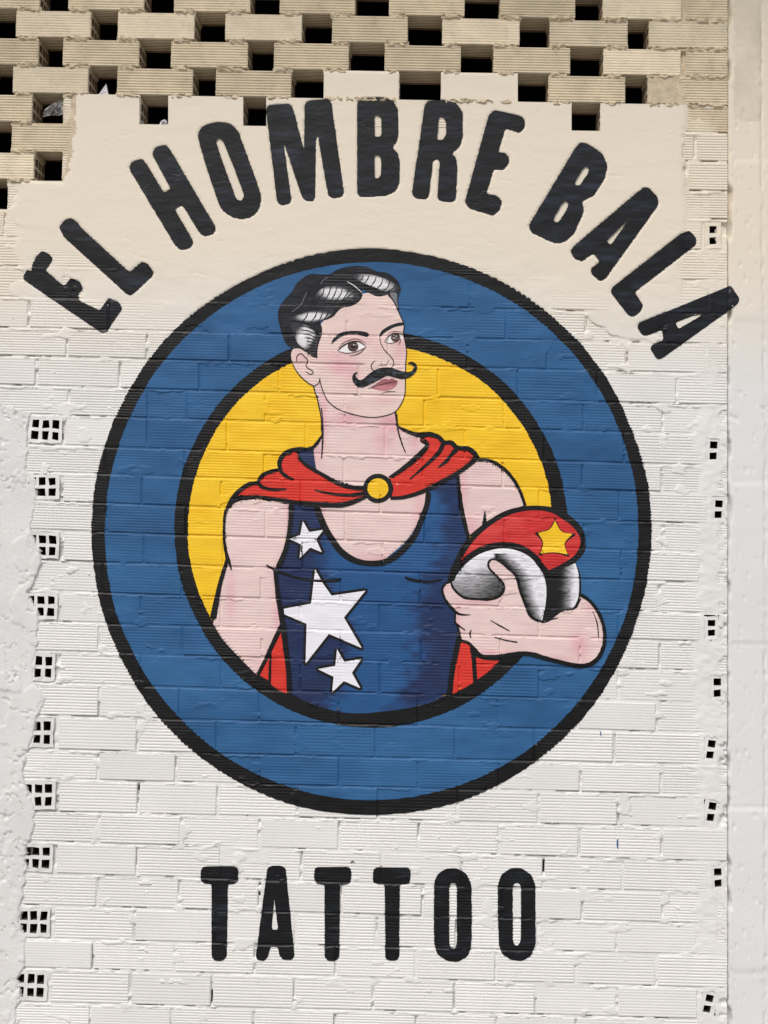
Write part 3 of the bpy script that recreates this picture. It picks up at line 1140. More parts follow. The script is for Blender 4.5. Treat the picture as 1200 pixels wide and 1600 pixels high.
def finish(P, F, layer, col):
    h = paint_h(P[:, 0], P[:, 1]) + PAINT_T + LAYER * layer
    wx, wz = wall_xz(P[:, 0], P[:, 1])
    V = np.stack([wx, -h, wz], 1)
    # face the street
    a, b, c = V[F[:, 0]], V[F[:, 1]], V[F[:, 2]]
    nrm = np.cross(b - a, c - a)
    fl = nrm[:, 1] > 0
    F = F.copy()
    F[fl] = F[fl][:, ::-1]
    rgb = col(P[:, 0], P[:, 1]) if callable(col) else np.broadcast_to(np.array(col, float), (len(P), 3))
    C = np.concatenate([lin_arr(rgb), np.ones((len(P), 1))], 1)
    return V, F, C


_stroke_n = [0]


def stroke(pts, widths, layer, col, closed=False, frame_s=1.0, rough=0.5):
    """a brush line; widths in pixels of the photograph, spread along its length"""
    P = spline(pts, closed, 1.1)
    if closed:
        P = np.concatenate([P, P[:1]])
    seg = np.concatenate([[0], np.cumsum(np.linalg.norm(np.diff(P, axis=0), axis=1))])
    w = np.interp(seg / seg[-1], np.linspace(0, 1, len(widths)), widths)
    d = np.gradient(P, axis=0)
    d /= np.linalg.norm(d, axis=1, keepdims=True) + 1e-9
    nr = np.stack([-d[:, 1], d[:, 0]], 1)
    if not closed:
        # round ends
        e = np.minimum(seg, seg[-1] - seg)
        w = w * np.sqrt(np.clip(1 - (1 - np.clip(e / (w * 0.45 + 1e-6), 0, 1))**2, 0.03, 1))
    j1 = rough * (fnoise(P[:, 0] / 6, P[:, 1] / 4, 61, 2) - 0.5)
    j2 = rough * (fnoise(P[:, 0] / 6, P[:, 1] / 4, 64, 2) - 0.5)
    nc = max(2, int(max(widths) / 1.3) + 1)
    T = np.linspace(-0.5, 0.5, nc)
    G = P[None] + nr[None] * (T[:, None] * w[None] + np.where(T[:, None] < 0, j1[None], j2[None]) * 2 * np.abs(T[:, None]))[..., None]
    n = len(P)
    r, c = np.meshgrid(np.arange(nc - 1), np.arange(n - 1), indexing='ij')
    q = np.stack([r * n + c, (r + 1) * n + c, (r + 1) * n + c + 1, r * n + c + 1], -1).reshape(-1, 4)
    F = np.concatenate([q[:, [0, 1, 2]], q[:, [0, 2, 3]]])
    _stroke_n[0] += 1
    return finish(G.reshape(-1, 2), F, layer + 0.02 * (_stroke_n[0] % 11), col)


def part(name, pieces, m, parent, label=None):
    V, F, C, n = [], [], [], 0
    for v, f, c in pieces:
        V.append(v)
        F.append(f + n)
        C.append(c)
        n += len(v)
    o = np_mesh(name, np.concatenate(V), np.concatenate(F), m, parent, True, np.concatenate(C))
    if label:
        o['label'] = label
    return o


BLACK = (33, 33, 35)
INK = (18, 18, 21)


def black_c(x, y):
    n = fnoise(x / 22, y / 7, 71)
    return np.array([17, 18, 20.0]) + (n[:, None] - 0.5) * np.array([14, 15, 18.0])


def letter_c(x, y):
    n = fnoise(x / 26, y / 5, 73, 4)
    m = fnoise(x / 60, y / 30, 75)
    k = np.clip((n - 0.45) * 2.0 + (m - .5) * 1.0 - 0.25 * sstep(900, 1200, y), 0, 1)[:, None]  # bluish sky sheen painted into the black, weaker on the lower word
    return np.array([16, 18, 22.0]) * (1 - k) + np.array([40, 48, 63.0]) * k


def blue_c(x, y):
    n = fnoise(x / 40, y / 14, 77)[:, None] - 0.5
    m = fnoise(x / 110, y / 80, 79)[:, None] - 0.5
    return np.array([43, 93, 141.0]) + n * np.array([14, 18, 20.0]) + m * np.array([18, 24, 28.0])


def yellow_c(x, y):
    n = fnoise(x / 40, y / 16, 81)[:, None] - 0.5
    return np.array([243, 197, 38.0]) + n * np.array([10, 18, 24.0])


def red_c(x, y):
    n = fnoise(x / 30, y / 10, 83)[:, None] - 0.5
    return np.array([212, 54, 42.0]) + n * np.array([16, 12, 10.0])


def spots(lst, base, pink):
    def f(x, y):
        k = np.zeros(len(x))
        for (cx, cy, rx, ry, a) in lst:
            k = np.maximum(k, a * np.exp(-(((x - cx) / rx)**2 + ((y - cy) / ry)**2)))
        k = k * (0.75 + 0.5 * fnoise(x / 14, y / 8, 85))
        n = fnoise(x / 30, y / 12, 87)[:, None] - 0.5
        k = np.clip(k, 0, 1)[:, None]
        return np.array(base, float) * (1 - k) + np.array(pink, float) * k + n * np.array([6, 8, 8.0])
    return f


SKIN, PINK = (229, 205, 202), (219, 165, 174)
R3 = lambda P, a=0.7: ragged(P, a * 1.5)

emblem = thing('painted_emblem', 'big round blue and yellow painted emblem of a moustached man in a red cape', 'mural', (0, 0, 0))
# rings and ground
oo = R3(ellipse(EX, EY, ERX, ERY, 2.2, 91), 1.2)
bo = R3(ellipse(580.5, 829.5, 417.5, 420.5, 1.8, 92), 0.9)
io = R3(ellipse(580, 827, 308, 310, 2.0, 93), 1.0)
yo = R3(ellipse(579, 825.5, 286, 287.5, 1.8, 94), 0.9)
part('outer_ring', [fill([oo, bo], 0, black_c)], M_black, emblem)
part('blue_band', [fill([bo, io], 0, blue_c)], M_paint, emblem)
part('inner_ring', [fill([io, yo], 0, black_c)], M_black, emblem)
part('yellow_disc', [fill([yo], 0, yellow_c)], M_paint, emblem)

# ---- clothes: cape lining and black grounds behind the red pieces
capebk = [fill([spline(FD((528, 500, 1), (548, 560), (565, 700), (585, 925, 1), (500, 915), (420, 850), (372, 800, 1), (430, 700)))], 1, black_c),
          fill([spline(FE((575, 500, 1), (640, 525), (700, 600), (850, 625, 1), (830, 690), (700, 790), (520, 870, 1), (535, 780), (560, 640)))], 1, black_c)]
# shirt
NAVY, MID = np.array([28, 44, 84.0]), np.array([35, 83, 136.0])


def shirt_c(x, y):
    n = (fnoise(x / 16, y / 9, 95) - 0.5)
    edge = np.interp(y, [780, 850, 880, 930, 1000, 1060, 1120], [520, 505, 500, 520, 548, 540, 500]) + n * 46
    kl = sstep(26, -26, x - edge)
    r = np.interp(y, [740, 800, 850, 900, 950, 1040, 1075, 1120], [668, 690, 690, 668, 650, 652, 630, 600]) + n * 40
    kr = sstep(-20, 22, x - r) * np.interp(y, [740, 870, 920, 1110], [0.95, 0.6, 0.85, 1.0])
    k = np.clip(np.maximum(kl, kr * (1 - 0.5 * sstep(1085, 1110, y))), 0, 1)
    k = k * (0.86 + 0.3 * fnoise(x / 22, y / 6, 96))
    k = np.clip(k, 0, 1)[:, None]
    return MID * (1 - k) + NAVY * k + n[:, None] * np.array([8, 12, 16.0])


shirt_pts = (FB((512, 550, 1), (662, 576, 1), (692, 665), (740, 755), (800, 835), (870, 885), (950, 905), (1030, 903)) +
             FC((170, 865), (240, 805), (300, 735), (350, 655), (385, 560), (398, 455, 1), (480, 420), (580, 350, 1), (592, 480), (603, 580), (625, 690), (642, 745, 1),
                (612, 790), (565, 880), (540, 960), (520, 1010, 1), (505, 1055), (545, 1170), (575, 1215), (582, 1300)) +
             FE((592, 520), (568, 600), (548, 700), (532, 850, 1), (380, 905), (200, 937), (20, 955)) +
             FD((1050, 1028), (900, 1026), (750, 992), (620, 937), (570, 905, 1), (567, 800), (555, 690), (540, 560), (525, 470), (512, 380), (500, 270), (490, 190, 1)) +
             FB((470, 830), (490, 740), (505, 640)))
UNDER = []


def under(P, w, layer):
    UNDER.append(stroke([tuple(p) for p in P[::4]], [w, w], layer, black_c, closed=True, rough=.4))


under(spline(shirt_pts), 6.5, 0.7)
shirt = part('shirt', [fill([spline(shirt_pts)], 1, shirt_c),
                       fill([spline(FB((515, 246, 1), (634, 212, 1), (642, 280), (656, 356, 1), (580, 340)))], 1, lambda x, y: np.broadcast_to(NAVY + 6, (len(x), 3)))], M_paint, emblem)

# ---- skin
arm_c = spots([(443, 915, 14, 40, .8), (437, 960, 10, 40, .7), (360, 930, 8, 40, .5), (452, 800, 8, 40, .5), (400, 1035, 20, 20, .25)], SKIN, PINK)
larm = spline(FB((133, 600), (155, 562), (205, 537), (280, 526), (370, 533), (495, 548, 1), (491, 640), (479, 740), (455, 840), (420, 925, 1)) +
              FD((478, 200), (485, 260), (497, 350), (510, 430), (524, 500, 1), (470, 610), (420, 720), (380, 806, 1), (284, 709), (184, 599), (124, 507, 1), (140, 420), (165, 300), (190, 205), (208, 138, 1)) +
              FB((127, 850), (120, 760), (117, 690), (121, 640)))
under(larm, 5.0, 0.7)
arm1 = part('arm', [fill([larm], 1, arm_c)], M_paint, emblem, 'pale painted bare arm hanging beside the shirt')
rsh = spline(FC((690, 300), (740, 299), (800, 325), (860, 370), (910, 430), (950, 510), (968, 562, 1), (860, 600), (760, 650), (648, 738, 1), (630, 680), (608, 580), (596, 480), (584, 388, 1), (640, 342)))
under(rsh, 5.0, 0.7)
arm2 = part('arm', [fill([rsh], 1, spots([(735, 830, 22, 26, .7), (722, 760, 10, 30, .6), (755, 745, 20, 20, .25)], SKIN, PINK))], M_paint, emblem, 'pale painted shoulder above the helmet')
neck = spline(FA((398, 850), (420, 980), (440, 1080), (443, 1180, 1)) + FB((690, 150), (637, 217, 1), (641, 280), (652, 352, 1), (760, 412), (860, 447), (930, 460, 1), (960, 520), (940, 510), (870, 545), (780, 562), (668, 572, 1), (692, 640), (742, 745), (798, 830), (868, 880), (950, 900), (1030, 899)) +
              FC((170, 866), (245, 803), (306, 738), (356, 655), (388, 565), (398, 470, 1), (260, 515), (230, 480), (250, 400), (350, 310), (412, 205, 1), (372, 172, 1), (310, 142), (226, 98, 1), (220, 20)) + FA((935, 1060), (930, 1040), (800, 990), (600, 900)))
neck_c = spots([(612, 660, 26, 18, .95), (600, 690, 18, 26, .5), (545, 655, 30, 12, .7), (505, 650, 7, 50, .7), (495, 706, 10, 20, .6), (648, 690, 10, 24, .55), (655, 800, 12, 40, .5), (500, 800, 8, 30, .5),
                 (585, 872, 40, 8, .5), (640, 700, 18, 24, .2)], SKIN, PINK)
under(neck, 4.0, 0.72)
chest = part('neck_and_chest', [fill([neck], 1, neck_c)], M_paint, emblem)
head_pts = FA((245, 625), (285, 560), (420, 520), (440, 450), (560, 350), (700, 258), (880, 255), (918, 300), (955, 380), (985, 440, 1), (990, 470), (984, 520), (1000, 590), (1007, 640), (1003, 700), (1000, 800),
              (997, 900), (978, 975), (940, 1032), (880, 1065), (800, 1078), (700, 1072), (610, 1048), (530, 1015), (475, 955), (440, 880), (424, 835, 1), (410, 862), (382, 868), (342, 845), (290, 795), (250, 730), (233, 670))
head_c = spots([(532, 572, 22, 14, .85), (548, 580, 16, 22, .65), (520, 555, 30, 8, .5), (573, 530, 30, 14, .35), (625, 545, 12, 22, .55), (590, 545, 14, 8, .3), (602, 598, 24, 8, .45), (470, 560, 12, 14, .35), (600, 625, 22, 8, .35), (540, 640, 16, 8, .3)],
               (230, 207, 201), PINK)
head = part('head', [fill([spline(head_pts)], 2, head_c)], M_paint, emblem)

# ---- cape over the shoulders
cl = spline(FB((168, 528, 1), (210, 480), (260, 450), (310, 436), (322, 408), (370, 378), (432, 362), (450, 350), (450, 310), (475, 270), (520, 245), (545, 262), (552, 295), (600, 333), (680, 378), (780, 433), (870, 462), (935, 468, 1), (940, 505, 1), (890, 520), (840, 535), (780, 545), (690, 548), (560, 540), (440, 525), (330, 510), (240, 508), (195, 518)))
cr = spline(FC((186, 402, 1), (300, 318), (385, 240), (410, 206), (372, 178), (420, 160), (478, 168), (500, 195), (545, 200), (575, 232), (640, 238), (672, 262), (665, 288), (615, 335), (560, 370), (480, 415), (400, 460), (320, 490), (250, 510), (195, 512, 1), (205, 460)))
lowr = [fill([straight(FD((527, 546), (540, 640), (550, 760), (556, 913), (510, 896), (463, 860), (465, 760), (467, 670)), 2)], 2, red_c),
        fill([straight(FD((453, 700), (449, 837), (395, 806), (425, 755)), 2)], 2, red_c),
        fill([spline(FE((594, 538, 1), (640, 548), (662, 580), (665, 660), (672, 775, 1), (610, 812), (552, 842, 1), (551, 780), (565, 680), (580, 600)))], 2, red_c),
        fill([spline(FE((690, 626, 1), (740, 641), (826, 646, 1), (770, 702), (697, 757, 1), (692, 690)))], 2, red_c)]
under(cl, 7.0, 1.6)
under(cr, 7.0, 1.6)
cape = part('cape', [fill([cl], 2, red_c)], M_paint, emblem, 'red cape half over the shoulder with the bare arm')
part('cape', [fill([cr], 2, red_c)], M_paint, emblem, 'red cape half over the shoulder behind the helmet')
for q in lowr:
    part('cape_tail', [q], M_paint, emblem)
brooch = part('brooch', [fill([ellipse(590.6, 763.2, 16.3, 15.8, .4, 3)], 4, yellow_c, None), fill([ellipse(590.6, 763.2, 23, 23, .5, 4)], 3.4, black_c)], M_paint, cape)

# ---- helmet, hand
helm_black = spline(FG((88, 600), (95, 540), (130, 450), (190, 352), (270, 262), (370, 177), (480, 117), (600, 90), (720, 88), (830, 110), (920, 168), (985, 240), (1008, 320), (1005, 380), (975, 430), (942, 468), (966, 530), (976, 600), (972, 690), (935, 790, 1), (720, 870), (560, 740), (420, 600), (300, 560), (150, 600)))
helm_red = spline(FG((145, 492, 1), (190, 420), (260, 320), (350, 235), (450, 170), (560, 130), (680, 118), (780, 135), (850, 175), (920, 228), (962, 285), (972, 325), (962, 372), (930, 420), (870, 463), (800, 500), (745, 517), (710, 472), (660, 402), (590, 360), (500, 340), (420, 345), (340, 368), (250, 420), (185, 468)))


def hred_c(x, y):
    n = fnoise(x / 26, y / 7, 97)[:, None]
    m = sstep(.35, .75, fnoise(x / 40, y / 16, 98))[:, None]
    return np.array([196, 44, 44.0]) + (n - 0.5) * np.array([30, 22, 20.0]) + m * np.array([14, 22, 20.0])


def shell_c(x, y):
    gx_, gy_ = (x - 680) * 300 / 70, (y - 770) * 300 / 70
    n = (fnoise(x / 5, y / 1.6, 99, 3) - 0.5)
    # left bowl, darker down and to the right
    d = np.clip((gy_ - 470) / 230, 0, 1) * 0.55 + np.clip((gx_ - 250) / 230, 0, 1) * 0.45 * np.clip((gy_ - 400) / 120, 0, 1)
    left = 245 - 235 * np.clip(d + n * 0.45, 0, 1)**1.0 * np.clip((gy_ - 430) / 90, 0, 1)
    left = np.where(gx_ < 470, left, 255)
    # right strip, dark along the thumb
    edge = np.interp(gy_, [430, 470, 520, 560, 660, 740, 850], [400, 460, 505, 535, 565, 600, 650])
    dd = np.clip((gx_ - edge) / np.interp(gy_, [430, 600, 850], [110, 110, 75]), 0, 1)
    right = 20 + 235 * np.clip(dd + n * 0.5 - 0.08, 0, 1)**0.8
    right = np.where(gy_ > 405, right, 255)
    v = np.where(gx_ < edge - 20, left, right)
    v = np.where((gy_ < 452) & (gx_ < 400), np.clip(250 - np.clip((gy_ - 425) / 60, 0, 1) * 90 * (1 + n), 0, 255), v)
    return np.stack([v * 0.955, v * 0.96, v * 0.99], 1)


def back_c(x, y):
    gx_ = (x - 680) * 300 / 70
    n = (fnoise(x / 5, y / 1.8, 101, 3) - 0.5)
    v = 22 + 225 * np.clip((gx_ - 828) / 95 + n * 0.55 - 0.1, 0, 1)
    return np.stack([v * 0.955, v * 0.96, v * 0.99], 1)


white_front = spline(FG((112, 600), (140, 555), (200, 482), (280, 420), (370, 385), (460, 372), (550, 388), (630, 428), (690, 492), (728, 560), (744, 640), (738, 750), (716, 856, 1), (600, 820), (450, 700), (300, 708), (190, 692), (125, 640)))
white_back = spline(FG((835, 505, 1), (890, 490), (938, 472, 1), (958, 540), (964, 620), (955, 710), (928, 778, 1), (880, 788), (815, 810, 1), (815, 650)))
helmet = part('helmet', [fill([helm_black], 2, black_c), fill([helm_red], 3, hred_c), fill([white_front], 3, shell_c), fill([white_back], 3, back_c)], M_paint, emblem)
st = [(802, 188), (845, 258), (918, 276), (866, 340), (886, 414), (795, 398), (703, 408), (722, 335), (688, 268), (765, 245)]
st_pts = []
for i, p in enumerate(st):
    st_pts.append((p[0], p[1], 1) if i % 2 == 0 else p)
star_loop = spline(FG(*st_pts))
ext = [(804, 163, 1), (848, 252), (945, 278, 1), (872, 342), (898, 430, 1), (795, 404), (688, 420, 1), (716, 335), (664, 268, 1), (760, 240)]
part('star', [fill([spline(FG(*ext))], 4, black_c), fill([star_loop], 5, yellow_c)], M_paint, helmet, 'yellow star with curved sides on the red helmet')
hand_pts = FG((50, 645), (72, 610), (103, 600), (122, 640), (190, 697), (290, 710), (380, 708), (432, 685), (458, 640), (445, 595), (405, 550), (362, 505), (355, 470), (375, 448), (405, 448), (440, 470), (500, 520), (540, 560), (568, 660), (600, 740), (640, 828), (720, 864, 1), (760, 850), (860, 787), (928, 774), (972, 690, 1), (1020, 718), (1070, 770), (1103, 850), (1124, 930), (1122, 1000), (1102, 1070), (1060, 1122), (1000, 1146), (920, 1140), (820, 1117), (700, 1087), (620, 1067), (540, 1067), (440, 1083), (360, 1088), (300, 1078), (258, 1032), (218, 1000), (173, 982), (162, 920), (140, 870), (136, 800), (90, 742), (60, 692))
under(spline(hand_pts), 3.2, 3.7)
hand = part('hand_and_forearm', [fill([spline(hand_pts)], 4, spots([(745, 940, 34, 6, .5), (720, 1015, 14, 8, .6), (800, 1020, 40, 6, .45), (905, 1010, 14, 26, .7), (925, 945, 12, 14, .5), (715, 975, 6, 40, .5), (696, 918, 8, 12, .4), (760, 1020, 30, 5, .6), (870, 1030, 40, 6, .5)], SKIN, PINK))], M_paint, emblem)

# ---- stars on the shirt
def star(pts, label, r=1.0):
    w = straight(pts, r)
    c = w.mean(0)
    bk = stroke([(p[0], p[1], 1) for p in pts], [8.6, 8.6], 1.9, black_c, closed=True)
    part('star', [fill([w], 3.4, lambda x, y: np.broadcast_to(np.array([236, 237, 246.0]), (len(x), 3))), bk], M_paint, shirt, label)


star(FB((575, 653), (612, 718), (697, 704), (652, 760), (686, 836), (618, 808), (556, 870), (565, 790), (495, 757), (560, 735)), 'small white star near the shoulder strap')
star(FD((722, 185), (765, 265), (818, 340), (1017, 311), (890, 468), (995, 647), (802, 564), (666, 737), (672, 505), (541, 449), (538, 417), (698, 387)), 'big white star on the shirt front')
star(FD((850, 653), (892, 728), (992, 711), (937, 792), (987, 882), (890, 840), (821, 907), (830, 815), (738, 770), (840, 752)), 'small white star low on the shirt')

# ---- hair
hair_pts = FA((218, 605), (180, 540), (155, 450), (148, 390), (160, 340), (195, 290), (240, 240), (270, 190), (320, 145), (370, 122), (430, 125), (490, 125), (540, 95), (610, 75), (680, 68), (750, 78), (810, 105), (870, 112), (920, 140), (955, 180), (970, 225), (958, 262), (952, 300), (958, 360), (950, 372, 1), (922, 312), (882, 260, 1), (820, 272), (770, 255), (708, 222, 1),
              (712, 268), (690, 305), (640, 335), (580, 348), (545, 375), (520, 405), (480, 425), (430, 440), (442, 480), (440, 530), (420, 590), (412, 640), (412, 686, 1), (370, 672), (330, 640), (285, 616))


def hair_c(x, y):
    n = fnoise(x / 14, y / 9, 103)[:, None]
    return np.array([22, 24, 29.0]) + (n - 0.35) * np.array([34, 38, 48.0])


def shine(cx, cy, rx, ry, ang):
    ca, sa = math.cos(ang), math.sin(ang)

    def f(x, y):
        ux, uy = (x - cx) * ca + (y - cy) * sa, -(x - cx) * sa + (y - cy) * ca
        n = fnoise(ux / 3.0, uy / 9.0, 105, 3) - 0.5
        v = 1 - (np.abs(ux / rx)**2.2 + np.abs(uy / ry)**2)
        v = np.clip(v * 1.5 + n * 0.7, 0, 1)[:, None]
        return np.array([52, 54, 60.0]) * (1 - v) + np.array([226, 226, 230.0]) * v
    return f


hair = part('hair', [fill([spline(hair_pts)], 3, hair_c)], M_black, head)
GREY = (150, 152, 158)
hl = [fill([spline(FA((640, 132), (700, 120), (790, 130), (880, 160), (948, 198), (955, 225), (900, 242), (850, 235), (790, 208), (720, 182), (670, 158)))], 4, shine(588, 442, 32, 12, .30)),
      fill([spline(FA((400, 262), (450, 215), (520, 195), (600, 203), (660, 228), (692, 265), (690, 292), (650, 303), (610, 298), (570, 320), (520, 322), (450, 302), (405, 280)))], 4, shine(524, 459, 30, 11, .12)),
      fill([spline(FA((225, 418), (300, 390), (360, 368), (450, 363), (522, 370), (500, 397), (440, 432), (380, 452), (310, 438), (250, 430)))], 4, shine(490, 495, 30, 8, -.05)),
      fill([spline(FA((236, 455), (290, 450), (360, 478), (402, 520), (415, 570), (398, 640), (378, 668), (335, 632), (285, 590), (255, 530)))], 4, shine(477, 527, 16, 22, .25)),
      fill([spline(FA((898, 250), (942, 252), (945, 300), (950, 350), (925, 305)))], 4, lambda x, y: np.broadcast_to(np.array([120, 123, 130.0]), (len(x), 3)))]

hs = []
for a, b, c in [((718, 125), (712, 150), (690, 172)), ((760, 130), (745, 160), (722, 190)), ((805, 138), (795, 170), (765, 208)), ((850, 152), (838, 190), (800, 228)), ((895, 168), (885, 205), (845, 240)), ((935, 188), (920, 215), (880, 245)),
                ((458, 210), (450, 250), (415, 290)), ((503, 200), (490, 250), (455, 308)), ((545, 200), (528, 255), (490, 318)), ((583, 208), (565, 262), (515, 325)), ((622, 220), (605, 262), (555, 328)), ((660, 240), (630, 262), (585, 300)),
                ((350, 370), (340, 405), (310, 440)), ((408, 366), (398, 405), (365, 446)), ((450, 363), (440, 400), (415, 445)), ((490, 366), (478, 395), (455, 425)),
                ((285, 468), (340, 475), (395, 500)), ((300, 496), (350, 503), (400, 522)), ((312, 522), (355, 528), (405, 548)), ((325, 548), (360, 552), (400, 566)), ((335, 572), (365, 575), (400, 585)), ((345, 595), (370, 597), (400, 605)), ((355, 618), (372, 618), (396, 622)), ((362, 638), (376, 638), (392, 640))]:
    hs.append(stroke(FA(a, b, c), [1.0, 1.7, 0.8], 5.4, INK, rough=.2))
hs.append(stroke(FA((590, 300), (620, 282), (660, 285), (692, 300)), [.6, 1.2, .8], 5.5, INK, rough=.2))
hs.append(stroke(FA((610, 172), (660, 203), (712, 248)), [1.0, 1.5, .8], 5.2, (225, 222, 222), rough=.2))
hs.append(stroke(FA((482, 145), (450, 165), (430, 192)), [.8, .8], 5.2, (120, 124, 132), rough=.2))
hs.append(stroke(FA((342, 240), (322, 285), (300, 330), (240, 378)), [.8, 1.0, .8], 5.2, (120, 124, 132), rough=.2))
part('hair_shine', hl + hs, M_paint, hair)

# ---- face
for pts, lab in ((FA((503, 594, 1), (515, 560), (550, 524), (600, 506), (680, 502), (740, 511), (757, 526), (745, 541), (690, 530), (620, 528), (570, 542), (530, 572)), 'thick dark eyebrow above the near eye'),
                 (FA((826, 528), (848, 496), (900, 465), (960, 446), (992, 449), (986, 463), (930, 476), (880, 502), (850, 524), (832, 540)), 'thick dark eyebrow above the far eye')):
    part('eyebrow', [fill([spline(pts)], 3.2, hair_c, 1.4)], M_black, head, lab)
WHT = lambda x, y: np.broadcast_to(np.array([240, 240, 240.0]), (len(x), 3))


def iris_c(cx, cy):
    def f(x, y):
        r = np.hypot(x - cx, y - cy)
        n = fnoise(x / 2, y / 2, 107)[:, None] - .5
        k = sstep(8.5, 4, r)[:, None]
        return np.array([48, 34, 33.0]) * (1 - k) + np.array([92, 66, 60.0]) * k + n * 12
    return f


def eye(white, ic, ir, lines, lab):
    c = FA(ic)[0]
    p = [fill([spline(white)], 3.2, WHT, 1.4), fill([ellipse(c[0], c[1], ir, ir * 0.95)], 3.8, iris_c(*c), 1.2), fill([ellipse(c[0] + .4, c[1] - .2, ir * .42, ir * .42)], 4.4, (24, 18, 18), 1.2),
         fill([ellipse(c[0] + 1.0, c[1] - 2.4, 1.1, 1.3)], 5.0, (235, 235, 235), 1.0)]
    for pts, w, col in lines:
        p.append(stroke(FA(*pts), w, 5.2, col, rough=.15))
    part('eye', p, M_paint, head, lab)


RIM = (120, 60, 62)
eye(FA((553, 636, 1), (590, 606), (640, 582), (690, 582), (737, 610, 1), (700, 631), (640, 648), (590, 648)), (650, 607), 8.4,
    [(((546, 637), (590, 598), (650, 575), (700, 579), (738, 611)), [1.0, 2.0, 2.2, 1.6, .8], INK), (((550, 622), (580, 586), (640, 560), (695, 562), (738, 588)), [.6, 1.2, 1.2, .6], (150, 95, 98)), (((555, 641), (610, 652), (670, 642), (738, 611)), [.8, 1.2, 1.2, .8], (110, 62, 66)), (((625, 671), (675, 660), (708, 640), (733, 614)), [.8, 1.4, .8], (92, 50, 56))],
    'brown painted eye nearer to the ear')
eye(FA((862, 577, 1), (888, 542), (920, 522), (968, 524), (984, 540), (950, 570), (905, 584)), (935, 547), 7.4,
    [(((860, 578), (886, 542), (920, 521), (986, 524)), [.8, 1.8, 2.0, 1.4], INK), (((873, 527), (920, 506), (982, 509)), [.5, 1.0, .6], (140, 80, 84)), (((862, 578), (905, 585), (952, 571)), [.8, 1.1, .7], (110, 62, 66)), (((950, 596), (966, 575), (971, 550)), [.6, 1.1, .6], (92, 50, 56))],
    'brown painted eye at the far side of the nose')
fl = [(((828, 535), (835, 580), (860, 630), (900, 672), (922, 708), (918, 735), (900, 750)), [1.0, 1.2, 1.3, 1.3, 1.0]), (((800, 701), (775, 725), (774, 755), (792, 768)), [.8, 1.4, 1.2]), (((836, 713), (846, 728)), [.8, .8]),
      (((750, 889), (790, 870), (820, 848)), [.6, 1.2, .6]), (((835, 926), (870, 911), (936, 908)), [.5, 1.3, .6]),
      (((272, 708), (275, 672), (300, 655), (330, 680), (348, 702), (335, 736), (355, 757), (381, 772), (378, 790), (355, 790), (333, 775)), [1.0, 1.4, 1.4, 1.2]),
      (((426, 820), (440, 880), (478, 965), (540, 1020), (620, 1052), (720, 1076), (800, 1080), (880, 1066), (935, 1040), (975, 985), (997, 920), (1000, 800), (1004, 700), (1008, 640), (1001, 590), (987, 520), (991, 465), (962, 390), (920, 300), (884, 260)), [1.3, 1.5, 1.4, 1.3, 1.3, 1.5, 1.4, 1.7, 1.6]),
      (((428, 815), (420, 850), (388, 869), (344, 846), (290, 796), (249, 731), (232, 670), (244, 624), (288, 616), (340, 645)), [1.0, 1.5, 1.5, 1.4, 1.0])]
part('face_lines', [stroke(FA(*p), w, 4.2, INK, rough=.2) for p, w in fl], M_black, head)


def lip_c(x, y):
    k = sstep(604, 600, y)[:, None]
    n = fnoise(x / 5, y / 4, 109)[:, None] - .5
    return np.array([190, 126, 130.0]) * (1 - k) + np.array([160, 100, 106.0]) * k + n * 18


part('lips', [fill([spline(FA((772, 886, 1), (802, 866), (838, 832), (868, 822), (888, 828), (910, 820), (950, 838, 1), (937, 870), (900, 896), (860, 904), (810, 897)))], 3.2, lip_c, 1.4),
              stroke(FA((775, 886), (810, 868), (860, 856), (905, 846), (948, 838)), [.6, 1.2, 1.4, .8], 4.6, (84, 44, 50), rough=.2)], M_paint, head)


def must_c(x, y):
    n = fnoise(x / 6, y / 3.5, 111)[:, None]
    return np.array([16, 18, 21.0]) + np.clip(n - 0.42, 0, 1) * np.array([130, 150, 168.0])


part('moustache', [fill([spline(FA((672, 777), (650, 795), (645, 815), (650, 843), (678, 874), (712, 881), (760, 862), (800, 842), (850, 816), (880, 803), (930, 815), (980, 825), (1030, 811), (1065, 782), (1079, 745), (1066, 719), (1036, 709), (1016, 722), (1042, 727), (1056, 745), (1044, 769), (1010, 778), (960, 767), (910, 750), (870, 746), (820, 754), (780, 774), (745, 800), (712, 828), (690, 829), (674, 815), (667, 797), (682, 780)))], 5, must_c, 1.3)], M_black, head)

# ---- brush outlines of body, cape, hand
B3 = 1 / 3.75
G3 = 70 / 300.0
ol = []


def line(F, pts, w, s, layer=4.6):
    ol.append(stroke(F(*pts), [q * s * 1.12 for q in w], layer, black_c, rough=.9))


line(FB, ((150, 545), (122, 600), (114, 680), (114, 760), (124, 830), (140, 880), (156, 940)), [20, 15, 13, 14, 18, 16, 8], B3)
line(FD, ((210, 118), (196, 165), (168, 260), (146, 360), (122, 480)), [18, 22, 24, 30, 34], B3)
line(FB, ((508, 545), (503, 640), (491, 740), (467, 840), (428, 930)), [30, 24, 22, 26, 30], B3)
line(FD, ((488, 180), (496, 270), (510, 380), (526, 470), (540, 560), (555, 690), (568, 800), (574, 912)), [22, 24, 26, 30, 30, 28, 26, 26], B3)
line(FD, ((533, 500), (475, 615), (425, 725), (385, 808)), [22, 20, 17, 20], B3)
line(FD, ((460, 680), (457, 760), (455, 850)), [10, 13, 16], B3)
line(FB, ((655, 570), (690, 662), (740, 752), (800, 832), (870, 880), (950, 900), (1040, 896), (1110, 865), (1170, 812), (1230, 735), (1265, 655), (1300, 560), (1312, 480)), [36, 34, 32, 34, 32, 28, 30, 32, 32, 30, 28, 26, 30], B3)
